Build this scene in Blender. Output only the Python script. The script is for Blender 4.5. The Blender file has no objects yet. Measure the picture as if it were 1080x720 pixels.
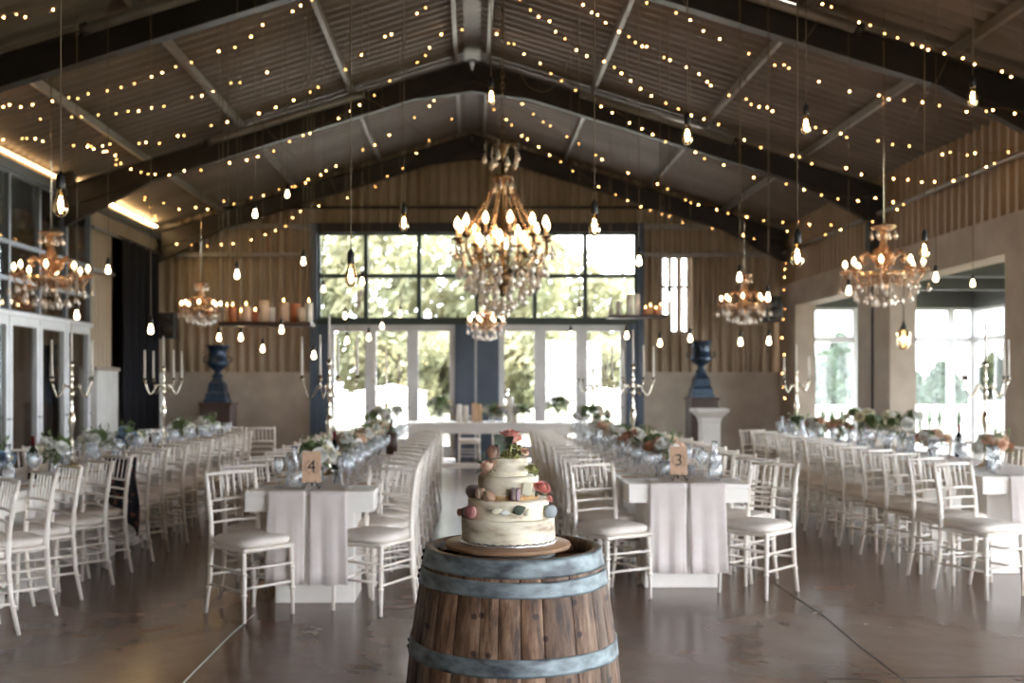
import bpy, math, random
from mathutils import Vector, Matrix
random.seed(7)
C = bpy.context.scene.collection
PI = math.pi; TAU = 2*PI
EYE = 1.48; F = 1050.0; VX = 498.0; VY = 405.0
def at(px, py, Y):
    return Vector(((px-VX)*Y/F, Y, EYE-(py-VY)*Y/F))
sin, cos = math.sin, math.cos
ORD = ['first','second','third','fourth','fifth','sixth','seventh','eighth','ninth','tenth','eleventh','twelfth','thirteenth','fourteenth','fifteenth','sixteenth']

# ------------------------------------------------------------------ materials
M = {}
def nt(name):
    m = bpy.data.materials.new(name); m.use_nodes = True
    t = m.node_tree; t.nodes.clear()
    o = t.nodes.new('ShaderNodeOutputMaterial'); M[name] = m
    return m, t, o
def pbr(name, col, rough=.5, metal=0, col2=None, scale=8, stretch=(1,1,1), bump=0, detail=4, ramp=(.35,.65), em=None, ems=0, spec=None, trans_l=0, rough2=None):
    m, t, o = nt(name)
    b = t.nodes.new('ShaderNodeBsdfPrincipled')
    b.inputs['Roughness'].default_value = rough; b.inputs['Metallic'].default_value = metal
    b.inputs['Base Color'].default_value = (*col, 1)
    if spec is not None: b.inputs['Specular IOR Level'].default_value = spec
    tc = t.nodes.new('ShaderNodeTexCoord'); mp = t.nodes.new('ShaderNodeMapping'); mp.inputs['Scale'].default_value = stretch
    n = t.nodes.new('ShaderNodeTexNoise'); n.inputs['Scale'].default_value = scale; n.inputs['Detail'].default_value = detail
    t.links.new(tc.outputs['Object'], mp.inputs[0]); t.links.new(mp.outputs[0], n.inputs['Vector'])
    if col2 is None: col2 = tuple(c*.88 for c in col)
    r = t.nodes.new('ShaderNodeValToRGB')
    r.color_ramp.elements[0].position = ramp[0]; r.color_ramp.elements[1].position = ramp[1]
    r.color_ramp.elements[0].color = (*col, 1); r.color_ramp.elements[1].color = (*col2, 1)
    t.links.new(n.outputs['Fac'], r.inputs[0]); t.links.new(r.outputs[0], b.inputs['Base Color'])
    if rough2 is not None:
        mr = t.nodes.new('ShaderNodeMapRange'); mr.inputs[3].default_value = rough; mr.inputs[4].default_value = rough2
        t.links.new(n.outputs['Fac'], mr.inputs[0]); t.links.new(mr.outputs[0], b.inputs['Roughness'])
    if bump:
        bp = t.nodes.new('ShaderNodeBump'); bp.inputs['Strength'].default_value = bump; bp.inputs['Distance'].default_value = .01
        t.links.new(n.outputs['Fac'], bp.inputs['Height']); t.links.new(bp.outputs[0], b.inputs['Normal'])
    if em: b.inputs['Emission Color'].default_value = (*em, 1); b.inputs['Emission Strength'].default_value = ems
    out = b
    if trans_l:
        tl = t.nodes.new('ShaderNodeBsdfTranslucent'); t.links.new(r.outputs[0], tl.inputs[0])
        mx = t.nodes.new('ShaderNodeMixShader'); mx.inputs[0].default_value = trans_l
        t.links.new(b.outputs[0], mx.inputs[1]); t.links.new(tl.outputs[0], mx.inputs[2]); out = mx
    t.links.new(out.outputs[0], o.inputs[0])
    return m
def emis(name, col, s):
    m, t, o = nt(name); e = t.nodes.new('ShaderNodeEmission'); e.inputs[0].default_value = (*col, 1); e.inputs[1].default_value = s
    t.links.new(e.outputs[0], o.inputs[0]); return m
def glassy(name, tint=(1,1,1), gl=.5, rough=.02, base=.04, diff=0, diffcol=(1,1,1)):
    m, t, o = nt(name)
    tr = t.nodes.new('ShaderNodeBsdfTransparent'); tr.inputs[0].default_value = (*tint, 1)
    g = t.nodes.new('ShaderNodeBsdfGlossy'); g.inputs['Roughness'].default_value = rough; g.inputs[0].default_value = (*diffcol, 1)
    lw = t.nodes.new('ShaderNodeLayerWeight'); lw.inputs[0].default_value = gl
    mr = t.nodes.new('ShaderNodeMapRange'); mr.inputs[3].default_value = base; mr.inputs[4].default_value = .9
    mx = t.nodes.new('ShaderNodeMixShader')
    t.links.new(lw.outputs['Fresnel'], mr.inputs[0]); t.links.new(mr.outputs[0], mx.inputs[0])
    t.links.new(tr.outputs[0], mx.inputs[1]); t.links.new(g.outputs[0], mx.inputs[2]); out = mx
    if diff:
        d = t.nodes.new('ShaderNodeBsdfDiffuse'); d.inputs[0].default_value = (*diffcol, 1)
        m2 = t.nodes.new('ShaderNodeMixShader'); m2.inputs[0].default_value = diff
        t.links.new(mx.outputs[0], m2.inputs[1]); t.links.new(d.outputs[0], m2.inputs[2]); out = m2
    t.links.new(out.outputs[0], o.inputs[0]); return m

pbr('chair', (.86,.81,.75), .36, col2=(.77,.70,.62), scale=9)
pbr('cushion', (.80,.74,.68), .9, col2=(.72,.64,.58), scale=6)
pbr('table', (.86,.83,.79), .45, col2=(.80,.76,.71), scale=3)
pbr('cloth', (.86,.80,.78), .9, col2=(.80,.72,.69), scale=5, trans_l=.25)
pbr('napkin', (.84,.80,.78), .9, scale=6, trans_l=.15)
pbr('kraft', (.60,.40,.28), .85, col2=(.52,.34,.23), scale=25)
pbr('groove', (.07,.05,.04), .8)
pbr('ink', (.03,.025,.02), .7)
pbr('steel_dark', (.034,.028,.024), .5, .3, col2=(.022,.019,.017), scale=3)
pbr('purlin', (.29,.27,.25), .5, .5, scale=4)
pbr('roof', (.225,.20,.18), .5, .3, col2=(.14,.118,.10), scale=1.2, stretch=(.35,1,1), ramp=(.3,.7))
pbr('cladding', (.40,.315,.23), .5, .25, col2=(.29,.22,.155), scale=1.5, stretch=(1,1,.4), ramp=(.3,.7))
pbr('concrete', (.42,.355,.295), .85, col2=(.34,.285,.235), scale=2.2, bump=.1)
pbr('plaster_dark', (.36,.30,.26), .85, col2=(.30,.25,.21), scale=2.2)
pbr('blue_panel', (.075,.105,.155), .5, col2=(.06,.085,.13), scale=2)
pbr('white_frame', (.75,.76,.78), .4, scale=3)
pbr('green_frame', (.03,.05,.045), .45, scale=3)
pbr('grey_frame', (.16,.17,.18), .45, .3, scale=3)
pbr('curtain', (.008,.009,.014), .95, scale=5)
pbr('verandah_ceiling', (.10,.105,.10), .7, scale=2)
pbr('black', (.012,.012,.013), .45, scale=5)
pbr('brass', (.80,.66,.42), .22, .95, col2=(.66,.52,.32), scale=6)
pbr('silver_brass', (.78,.72,.60), .18, 1.0, scale=6)
pbr('bronze', (.20,.12,.055), .35, .9, col2=(.10,.06,.03), scale=12)
pbr('wax', (.88,.84,.78), .5, scale=4, trans_l=.2)
pbr('ivory_wax', (.80,.62,.45), .5, scale=4, trans_l=.3)
pbr('orange_wax', (.65,.25,.12), .5, scale=4, trans_l=.3)
pbr('urn', (.012,.03,.06), .3, .3, col2=(.025,.05,.09), scale=8)
pbr('dark_wood', (.05,.025,.018), .5, scale=5, stretch=(1,1,.2))
pbr('wine_bottle', (.008,.012,.008), .08, scale=5)
pbr('bottle_label', (.55,.48,.42), .7, scale=9)
pbr('foil', (.12,.01,.012), .3, .4)
pbr('green_leaf', (.11,.17,.07), .55, col2=(.21,.27,.12), scale=18, trans_l=.25)
pbr('euca', (.11,.135,.095), .6, col2=(.06,.08,.055), scale=40, trans_l=.15)
pbr('peach', (.80,.52,.38), .7, col2=(.86,.70,.56), scale=14, trans_l=.2)
pbr('cream_petal', (.85,.80,.64), .7, scale=14, trans_l=.2)
pbr('white_petal', (.86,.86,.82), .7, scale=14, trans_l=.2)
pbr('rust_petal', (.50,.24,.15), .7, scale=14, trans_l=.2)
pbr('blue_petal', (.20,.30,.42), .7, scale=14, trans_l=.2)
pbr('stone', (.60,.58,.54), .8, scale=6)
pbr('gravel', (.16,.17,.09), .95, col2=(.24,.22,.14), scale=3)
pbr('bark', (.10,.07,.05), .9, scale=12)
pbr('tree_leaf', (.15,.16,.09), .7, col2=(.26,.24,.14), scale=.8, trans_l=.4)
pbr('conifer', (.035,.06,.04), .7, col2=(.065,.09,.055), scale=2, trans_l=.3)
pbr('white_wall', (.80,.79,.76), .8, scale=3)
pbr('patterned', (.02,.022,.03), .8, col2=(.25,.10,.07), scale=22, ramp=(.55,.6))
pbr('cord', (.16,.12,.08), .7)
emis('filament', (1,.62,.26), 110)
emis('bulb_hot', (1,.66,.31), 12)
emis('bulb_round', (1,.74,.42), 8)
emis('fairy', (1,.46,.14), 20); emis('fairy_dim', (1,.43,.12), 6)
emis('flame', (1,.50,.15), 14)
emis('led', (1,.66,.30), 14); emis('led_dim', (1,.62,.28), 3)
glassy('window_glass', (.97,.985,.98), .25, .01, .03)
glassy('wine_glass', (.975,.98,.985), .22, .05, .05, .07, (.95,.97,1))
glassy('bulb_glass', (1,.93,.80), .45, .03, .06, 0, (1,.85,.6))
glassy('crystal', (.92,.88,.84), .5, .08, .28, .32, (.97,.90,.84))
glassy('amber_crystal', (.88,.66,.50), .55, .08, .25, .22, (.92,.66,.46))

# ---- special materials
def floor_mat():
    m, t, o = nt('floor_mat'); N = t.nodes.new; L = t.links.new
    b = N('ShaderNodeBsdfPrincipled'); tc = N('ShaderNodeTexCoord')
    n1 = N('ShaderNodeTexNoise'); n1.inputs['Scale'].default_value = .55; n1.inputs['Detail'].default_value = 9; n1.inputs['Roughness'].default_value = .62; n1.inputs['Distortion'].default_value = .6
    n2 = N('ShaderNodeTexNoise'); n2.inputs['Scale'].default_value = 5; n2.inputs['Detail'].default_value = 6
    L(tc.outputs['Object'], n1.inputs[0]); L(tc.outputs['Object'], n2.inputs[0])
    r = N('ShaderNodeValToRGB'); e = r.color_ramp.elements
    e[0].position = .32; e[0].color = (.115,.066,.047,1); e[1].position = .70; e[1].color = (.25,.175,.135,1)
    x = e.new(.5); x.color = (.17,.107,.078,1)
    L(n1.outputs['Fac'], r.inputs[0])
    mx = N('ShaderNodeMix'); mx.data_type = 'RGBA'; mx.blend_type = 'MULTIPLY'; mx.inputs[0].default_value = .35
    r2 = N('ShaderNodeValToRGB'); r2.color_ramp.elements[0].position = .3; r2.color_ramp.elements[0].color = (.6,.6,.6,1); r2.color_ramp.elements[1].position = .7
    L(n2.outputs['Fac'], r2.inputs[0]); L(r.outputs[0], mx.inputs[6]); L(r2.outputs[0], mx.inputs[7]); L(mx.outputs[2], b.inputs['Base Color'])
    mr = N('ShaderNodeMapRange'); mr.inputs[3].default_value = .12; mr.inputs[4].default_value = .34
    L(n1.outputs['Fac'], mr.inputs[0]); L(mr.outputs[0], b.inputs['Roughness'])
    bp = N('ShaderNodeBump'); bp.inputs['Strength'].default_value = .08; bp.inputs['Distance'].default_value = .01
    L(n2.outputs['Fac'], bp.inputs['Height']); L(bp.outputs[0], b.inputs['Normal'])
    L(b.outputs[0], o.inputs[0])
floor_mat()
def stave_mat():
    m, t, o = nt('staves'); N = t.nodes.new; L = t.links.new
    b = N('ShaderNodeBsdfPrincipled'); b.inputs['Roughness'].default_value = .62
    tc = N('ShaderNodeTexCoord'); at_ = N('ShaderNodeAttribute'); at_.attribute_name = 'tone'
    mp = N('ShaderNodeMapping'); mp.inputs['Scale'].default_value = (26,26,2.0); L(tc.outputs['Object'], mp.inputs[0])
    n = N('ShaderNodeTexNoise'); n.inputs['Scale'].default_value = 1.5; n.inputs['Detail'].default_value = 9; n.inputs['Roughness'].default_value = .65; L(mp.outputs[0], n.inputs[0])
    r = N('ShaderNodeValToRGB'); e = r.color_ramp.elements
    e[0].position = .36; e[0].color = (.04,.018,.009,1); e[1].position = .66; e[1].color = (.36,.235,.155,1)
    x = e.new(.48); x.color = (.17,.090,.050,1); L(n.outputs['Fac'], r.inputs[0])
    # knots and stains with a shape of their own
    mp2 = N('ShaderNodeMapping'); mp2.inputs['Scale'].default_value = (1,1,1); mp2.inputs['Rotation'].default_value = (PI/2,0,0); L(tc.outputs['Object'], mp2.inputs[0])
    v = N('ShaderNodeTexVoronoi'); v.voronoi_dimensions = '2D'; v.inputs['Scale'].default_value = 9; v.inputs['Randomness'].default_value = 1; L(mp2.outputs[0], v.inputs[0])
    kr = N('ShaderNodeValToRGB'); kr.color_ramp.elements[0].position = .055; kr.color_ramp.elements[0].color = (.22,.12,.11,1); kr.color_ramp.elements[1].position = .10
    kr.color_ramp.elements[1].color = (1,1,1,1); L(v.outputs['Distance'], kr.inputs[0])
    n3 = N('ShaderNodeTexNoise'); n3.inputs['Scale'].default_value = 7; n3.inputs['Detail'].default_value = 5; L(tc.outputs['Object'], n3.inputs[0])
    r3 = N('ShaderNodeValToRGB'); r3.color_ramp.elements[0].position = .3; r3.color_ramp.elements[0].color = (.55,.5,.48,1); r3.color_ramp.elements[1].position = .65; L(n3.outputs['Fac'], r3.inputs[0])
    def mul(a, bb, f=1):
        k = N('ShaderNodeMix'); k.data_type = 'RGBA'; k.blend_type = 'MULTIPLY'; k.inputs[0].default_value = f
        L(a, k.inputs[6]); L(bb, k.inputs[7]); return k.outputs[2]
    c = mul(mul(mul(r.outputs[0], at_.outputs['Color']), kr.outputs[0]), r3.outputs[0], .8)
    L(c, b.inputs['Base Color'])
    bp = N('ShaderNodeBump'); bp.inputs['Strength'].default_value = .35; bp.inputs['Distance'].default_value = .004
    L(n.outputs['Fac'], bp.inputs['Height']); L(bp.outputs[0], b.inputs['Normal']); L(b.outputs[0], o.inputs[0])
stave_mat()
pbr('hoop', (.07,.08,.092), .42, .45, col2=(.27,.325,.35), scale=14, stretch=(1,1,2.2), bump=.5, detail=12, ramp=(.33,.66), rough2=.65)
pbr('rivet', (.06,.05,.045), .5, .7)
pbr('head_wood', (.22,.085,.035), .55, col2=(.13,.05,.022), scale=6, stretch=(1,10,1))
pbr('board_wood', (.36,.22,.13), .5, col2=(.27,.15,.085), scale=5, stretch=(1,9,1), bump=.1)
pbr('zinc', (.22,.23,.24), .4, .6, scale=9)
def cake_mat():
    m, t, o = nt('frosting'); N = t.nodes.new; L = t.links.new
    b = N('ShaderNodeBsdfPrincipled'); b.inputs['Roughness'].default_value = .55
    tc = N('ShaderNodeTexCoord'); mp = N('ShaderNodeMapping'); mp.inputs['Scale'].default_value = (9,9,26); L(tc.outputs['Object'], mp.inputs[0])
    n = N('ShaderNodeTexNoise'); n.inputs['Scale'].default_value = 1; n.inputs['Detail'].default_value = 8; n.inputs['Roughness'].default_value = .6; L(mp.outputs[0], n.inputs[0])
    r = N('ShaderNodeValToRGB'); e = r.color_ramp.elements
    e[0].position = .33; e[0].color = (.30,.20,.13,1); e[1].position = .60; e[1].color = (.86,.80,.66,1)
    x = e.new(.46); x.color = (.68,.60,.46,1); L(n.outputs['Fac'], r.inputs[0]); L(r.outputs[0], b.inputs['Base Color'])
    bp = N('ShaderNodeBump'); bp.inputs['Strength'].default_value = .4; bp.inputs['Distance'].default_value = .004
    L(n.outputs['Fac'], bp.inputs['Height']); L(bp.outputs[0], b.inputs['Normal'])
    b.inputs['Subsurface Weight'].default_value = .15; b.inputs['Subsurface Radius'].default_value = (.01,.008,.005)
    L(b.outputs[0], o.inputs[0])
cake_mat()
pbr('sponge', (.42,.22,.09), .8, col2=(.60,.40,.20), scale=60, bump=.3)
pbr('drum_foil', (.80,.82,.86), .25, .9, scale=20, bump=.4)
pbr('mac_taupe', (.20,.155,.145), .6, scale=80, bump=.1); pbr('mac_pink', (.50,.20,.20), .6, scale=80, bump=.1)
pbr('mac_grey', (.33,.37,.40), .6, scale=80, bump=.1); pbr('mac_tan', (.45,.28,.19), .6, scale=80, bump=.1)
pbr('mac_mauve', (.33,.23,.27), .6, scale=80, bump=.1); pbr('mac_peach', (.75,.42,.32), .6, scale=80, bump=.1)
pbr('filling', (.80,.72,.62), .5)
pbr('rose_pink', (.82,.27,.27), .6, col2=(.90,.58,.50), scale=55, trans_l=.2)
pbr('rose_blush', (.85,.55,.45), .6, col2=(.88,.75,.60), scale=40, trans_l=.2)
pbr('lime_petal', (.42,.45,.16), .6, col2=(.60,.58,.30), scale=50, trans_l=.2)
pbr('ivory_choc', (.85,.82,.60), .5, scale=12)

# ------------------------------------------------------------------ mesh builder
class MB:
    def __init__(s): s.v = []; s.f = []; s.sm = []
    def add(s, vs, fs, smooth=False, mat=None):
        b = len(s.v)
        if mat is not None: vs = [mat @ Vector(v) for v in vs]
        s.v += [tuple(v) for v in vs]; s.f += [tuple(b+i for i in f) for f in fs]; s.sm += [smooth]*len(fs)
        return s
    def box(s, x0,x1,y0,y1,z0,z1, mat=None):
        vs = [(x,y,z) for x in (x0,x1) for y in (y0,y1) for z in (z0,z1)]
        return s.add(vs, [(0,1,3,2),(4,6,7,5),(0,4,5,1),(2,3,7,6),(0,2,6,4),(1,5,7,3)], False, mat)
    def bbox(s, x0,x1,y0,y1,z0,z1, c=.01, mat=None):   # chamfered box
        X,Y,Z = (x0,x1),(y0,y1),(z0,z1); vs = []; 
        idx = {}
        for i in (0,1):
            for j in (0,1):
                for k in (0,1):
                    sx,sy,sz = (1,-1)[i],(1,-1)[j],(1,-1)[k]
                    for a,d in enumerate(((c,0,0),(0,c,0),(0,0,c))):
                        e = [sx*c,sy*c,sz*c]; e[a] = 0
                        idx[(i,j,k,a)] = len(vs); vs.append((X[i]+e[0],Y[j]+e[1],Z[k]+e[2]))
        fs = []
        for a in range(3):
            o = [q for q in range(3) if q != a]
            for sgn in (0,1):
                ring = []
                for u,v in ((0,0),(1,0),(1,1),(0,1)):
                    t = [0,0,0]; t[a] = sgn; t[o[0]] = u; t[o[1]] = v; ring.append(idx[(t[0],t[1],t[2],a)])
                fs.append(tuple(ring))
        for a in range(3):
            b, cc = [q for q in range(3) if q != a]
            for u in (0,1):
                for v in (0,1):
                    t0 = [0,0,0]; t0[b] = u; t0[cc] = v; t1 = list(t0); t1[a] = 1
                    fs.append((idx[(*t0,b)], idx[(*t1,b)], idx[(*t1,cc)], idx[(*t0,cc)]))
        for i in (0,1):
            for j in (0,1):
                for k in (0,1): fs.append((idx[(i,j,k,0)],idx[(i,j,k,1)],idx[(i,j,k,2)]))
        return s.add(vs, fs, False, mat)
    def bar(s, p0, p1, w, h, up=(0,0,1)):
        p0, p1 = Vector(p0), Vector(p1); d = (p1-p0).normalized(); u = Vector(up)
        sd = d.cross(u); 
        if sd.length < 1e-4: sd = d.cross(Vector((0,1,0)))
        sd.normalize(); u = sd.cross(d)
        vs = []
        for p in (p0,p1):
            for a,b in ((-1,-1),(1,-1),(1,1),(-1,1)): vs.append(p + sd*(a*w/2) + u*(b*h/2))
        return s.add(vs, [(0,3,2,1),(4,5,6,7),(0,1,5,4),(1,2,6,5),(2,3,7,6),(3,0,4,7)])
    def tube(s, pts, r, seg=8, caps=True, rs=None, mat=None):
        pts = [Vector(p) for p in pts]; n = len(pts); vs = []; fs = []
        prev = None
        for i,p in enumerate(pts):
            d = (pts[min(i+1,n-1)]-pts[max(i-1,0)]).normalized()
            if prev is None:
                a = d.cross(Vector((0,0,1)));
                if a.length < 1e-3: a = d.cross(Vector((1,0,0)))
            else: a = prev - d*prev.dot(d)
            a.normalize(); prev = a; b = d.cross(a)
            rr = rs[i] if rs else r
            for k in range(seg):
                t = TAU*k/seg; vs.append(p + a*(rr*cos(t)) + b*(rr*sin(t)))
        for i in range(n-1):
            for k in range(seg):
                k2 = (k+1)%seg; fs.append((i*seg+k, i*seg+k2, (i+1)*seg+k2, (i+1)*seg+k))
        if caps: fs.append(tuple(range(seg))[::-1]); fs.append(tuple((n-1)*seg+k for k in range(seg)))
        return s.add(vs, fs, True, mat)
    def lathe(s, prof, seg=16, c=(0,0,0), mat=None, squash=1, a0=0):
        vs = []; fs = []; n = len(prof)
        for r,z in prof:
            for k in range(seg):
                t = TAU*k/seg+a0; vs.append((c[0]+r*cos(t), c[1]+r*sin(t)*squash, c[2]+z))
        for i in range(n-1):
            for k in range(seg):
                k2 = (k+1)%seg; fs.append((i*seg+k, i*seg+k2, (i+1)*seg+k2, (i+1)*seg+k))
        if prof[0][0] > 1e-5: fs.append(tuple(range(seg))[::-1])
        if prof[-1][0] > 1e-5: fs.append(tuple((n-1)*seg+k for k in range(seg)))
        return s.add(vs, fs, seg > 5, mat)
    def ball(s, r, c=(0,0,0), seg=10, rings=6, sq=(1,1,1), mat=None):
        prof = [(max(r*sin(PI*i/rings),1e-6), -r*cos(PI*i/rings)) for i in range(rings+1)]
        vs = []; fs = []
        for q,z in prof:
            for k in range(seg): t = TAU*k/seg; vs.append((c[0]+q*cos(t)*sq[0], c[1]+q*sin(t)*sq[1], c[2]+z*sq[2]))
        for i in range(rings):
            for k in range(seg):
                k2 = (k+1)%seg; fs.append((i*seg+k, i*seg+k2, (i+1)*seg+k2, (i+1)*seg+k))
        return s.add(vs, fs, True, mat)
    def build(s, name, mat, parent=None, loc=(0,0,0), rot=(0,0,0), **kw):
        me = bpy.data.meshes.new(name); me.from_pydata(s.v, [], s.f)
        me.polygons.foreach_set('use_smooth', s.sm)
        me.materials.append(M[mat] if isinstance(mat, str) else mat); me.update()
        if any(s.sm) and not all(s.sm): pass
        o = bpy.data.objects.new(name, me); C.objects.link(o); o.location = loc; o.rotation_euler = rot
        if parent: o.parent = parent
        return tag(o, **kw)
def tag(o, label=None, cat=None, group=None, kind=None):
    if label: o['label'] = label
    if cat: o['category'] = cat
    if group: o['group'] = group
    if kind: o['kind'] = kind
    return o
def empty(name, loc=(0,0,0), rz=0, **kw):
    o = bpy.data.objects.new(name, None); C.objects.link(o); o.location = loc; o.rotation_euler = (0,0,rz); o.empty_display_size = .1
    return tag(o, **kw)
KIDS = {}
def kids(o): return [c for c in list(o.children)]
def copy_tree(o, parent=None, loc=None, rz=None, label=None, group=None, ch=None):
    c = o.copy(); C.objects.link(c)
    if parent is not None: c.parent = parent
    if loc is not None: c.location = loc
    if rz is not None: c.rotation_euler = (0,0,rz)
    if label: c['label'] = label
    if group: c['group'] = group
    for k in kids(o): copy_tree(k, c)
    return c
class Proto:
    """first placement moves the original itself, later ones copy it"""
    def __init__(s, make): s.o = make(); s.n = 0
    def put(s, loc, rz=0, label=None, group=None):
        s.n += 1
        if s.n == 1:
            s.o.location = loc; s.o.rotation_euler = (0,0,rz)
            if label: s.o['label'] = label
            if group: s.o['group'] = group
            s.src = s.o; s.tree = list(s.o.children); return s.o
        return copy_tree(s.o, None, loc, rz, label, group)
def struct(name, mb, mat, **kw): return mb.build(name, mat, kind='structure', **kw)

# ------------------------------------------------------------------ hall
HX = 6.15; YB = 19.6; YF = -4.0; EAVE = 4.6; RIDGE = 6.5
def roofz(x): return RIDGE - (RIDGE-EAVE)*abs(x)/HX
struct('floor', MB().box(-HX-.3, 10.2, YF-.2, YB+.2, -.12, 0), 'floor_mat')
struct('ground', MB().box(-60, 60, -40, 90, -.30, -.13), 'gravel')
# floor expansion joints (thin dark grooves filled with sealant)
def joint(pts, n):
    mb = MB()
    for a,b in zip(pts, pts[1:]): mb.bar(a, b, .008, .003)
    struct('trim_%d'%n, mb, 'stone' if n == 41 else 'groove')
P = [at(800,604,7.82), at(870,650,6.35), at(905,680,5.66), at(958,720,4.93)]
joint([Vector((p.x, EYE*F/(py-VY), .001)) if False else Vector(((px-VX)*EYE/(py-VY), EYE*F/(py-VY), .001)) for (px,py),p in zip([(800,604),(870,650),(905,680),(962,724)], P)], 40)
joint([Vector(((px-VX)*EYE/(py-VY), EYE*F/(py-VY), .001)) for px,py in [(268,648),(245,668),(205,708),(188,726)]], 41)
joint([Vector(((px-VX)*EYE/(py-VY), EYE*F/(py-VY), .001)) for px,py in [(862,716),(1000,714),(1120,712)]], 42)

# corrugated sheet wall: axis 'x' (wall plane y=c) or 'y' (wall plane x=c)
def corr_wall(name, axis, c, a0, a1, z0, ztop, mat, period=.2, amp=.034, holes=(), nsub=8, kind='structure'):
    mb = MB(); step = period/nsub; n = int(round((a1-a0)/step)); vs = []; fs = []
    def disp(i):
        t = (i % nsub)/nsub
        q = cos(TAU*t); return amp*max(-1, min(1, q*1.7))
    def P_(a, d, z): return (a, c-d, z) if axis == 'x' else (c-d, a, z)
    for i in range(n):
        u0 = a0+i*step; u1 = u0+step; m = (u0+u1)/2
        segs = [(z0, None)]
        hs = sorted([h for h in holes if h[0] <= m <= h[1]], key=lambda h: h[2])
        ints = []; cur = z0
        for h in hs:
            if h[2] > cur: ints.append((cur, h[2]))
            cur = max(cur, h[3])
        ints.append((cur, None))
        for zb, zt in ints:
            t0 = ztop(u0) if zt is None else zt; t1 = ztop(u1) if zt is None else zt
            if t0 <= zb+1e-3: continue
            b = len(vs)
            vs += [P_(u0,disp(i),zb), P_(u1,disp(i+1),zb), P_(u1,disp(i+1),t1), P_(u0,disp(i),t0)]
            fs.append((b,b+1,b+2,b+3))
    mb.add(vs, fs, False)
    return struct(name, mb, mat)
def XB(px): return (px-VX)*YB/F
def ZB(py): return EYE-(py-VY)*YB/F

# slots of the translucent sheets, right of the window
slots = []
for px in (701, 711, 721):
    slots += [(XB(px-2.6), XB(px+2.6), ZB(301), ZB(273)), (XB(px-2.6), XB(px+2.6), ZB(331 if px < 705 else 349), ZB(304.5))]
wx0, wx1 = XB(328), XB(678)
corr_wall('wall_back', 'x', YB, -HX, HX, 1.72, lambda x: roofz(x), 'cladding', period=.198, holes=[(wx0, wx1, 0, ZB(237))]+slots)
mb = MB(); mb.box(-HX, wx0, YB-.10, YB+.1, 0, 1.72); mb.box(wx1, HX, YB-.10, YB+.1, 0, 1.72)
struct('wall_back_lower', mb, 'concrete')
struct('baseboard_back', MB().box(-HX, wx0, YB-.12, YB-.10, 0, .1), 'plaster_dark')
# slot glazing
mb = MB()
for s_ in slots: mb.box(s_[0]-.02, s_[1]+.02, YB+.05, YB+.06, s_[2]-.02, s_[3]+.02)
struct('window_2', mb, 'window_glass')
# girts / bands on back wall
tn = [1]
def trim(mb, mat): struct('trim_%d'%tn[0], mb, mat); tn[0] += 1
trim(MB().box(-HX, wx0, YB-.10, YB-.03, 3.98, 4.06), 'purlin')
trim(MB().box(wx1, HX, YB-.10, YB-.03, 3.98, 4.06), 'purlin')
trim(MB().box(-HX, HX, YB-.12, YB-.03, 4.52, 4.62), 'purlin')
trim(MB().box(-HX, HX, YB-.09, YB-.03, 4.92, 4.97), 'steel_dark')
# window wall: blue posts
for a,b in ((328,335.5),(672,678)):
    struct('pillar', MB().box(XB(a), XB(b), YB-.14, YB+.1, 0, ZB(237)), 'blue_panel')
struct('beam', MB().box(wx0, wx1, YB-.13, YB+.1, ZB(245.5), ZB(236)), 'steel_dark')
struct('beam', MB().box(XB(335.5), XB(672), YB-.13, YB+.1, ZB(342.5), ZB(337)), 'green_frame')
# upper window: frame bars + glass
def glazed(name, us, zs, fixed, axis='x', bar=.05, dep=.06, fmat='green_frame', gmat='window_glass'):
    fr = MB(); 
    def bx(u0,u1,z0,z1,d,m=fr):
        if axis == 'x': m.box(u0,u1,fixed-d,fixed+d,z0,z1)
        else: m.box(fixed-d,fixed+d,u0,u1,z0,z1)
    for i,u in enumerate(us): bx(u-bar/2, u+bar/2, zs[0]-bar/2, zs[-1]+bar/2, dep/2)
    for z in zs: bx(us[0], us[-1], z-bar/2, z+bar/2, dep/2-.004)
    f = struct(name, fr, fmat)
    g = MB(); bx(us[0], us[-1], zs[0], zs[-1], .003, g)
    g.build('pane', gmat, f)
    return f
glazed('window_1', [XB(p) for p in (336,386,442,503,564,617,671)], [ZB(337), ZB(291), ZB(246)], YB, bar=.085)
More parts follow.
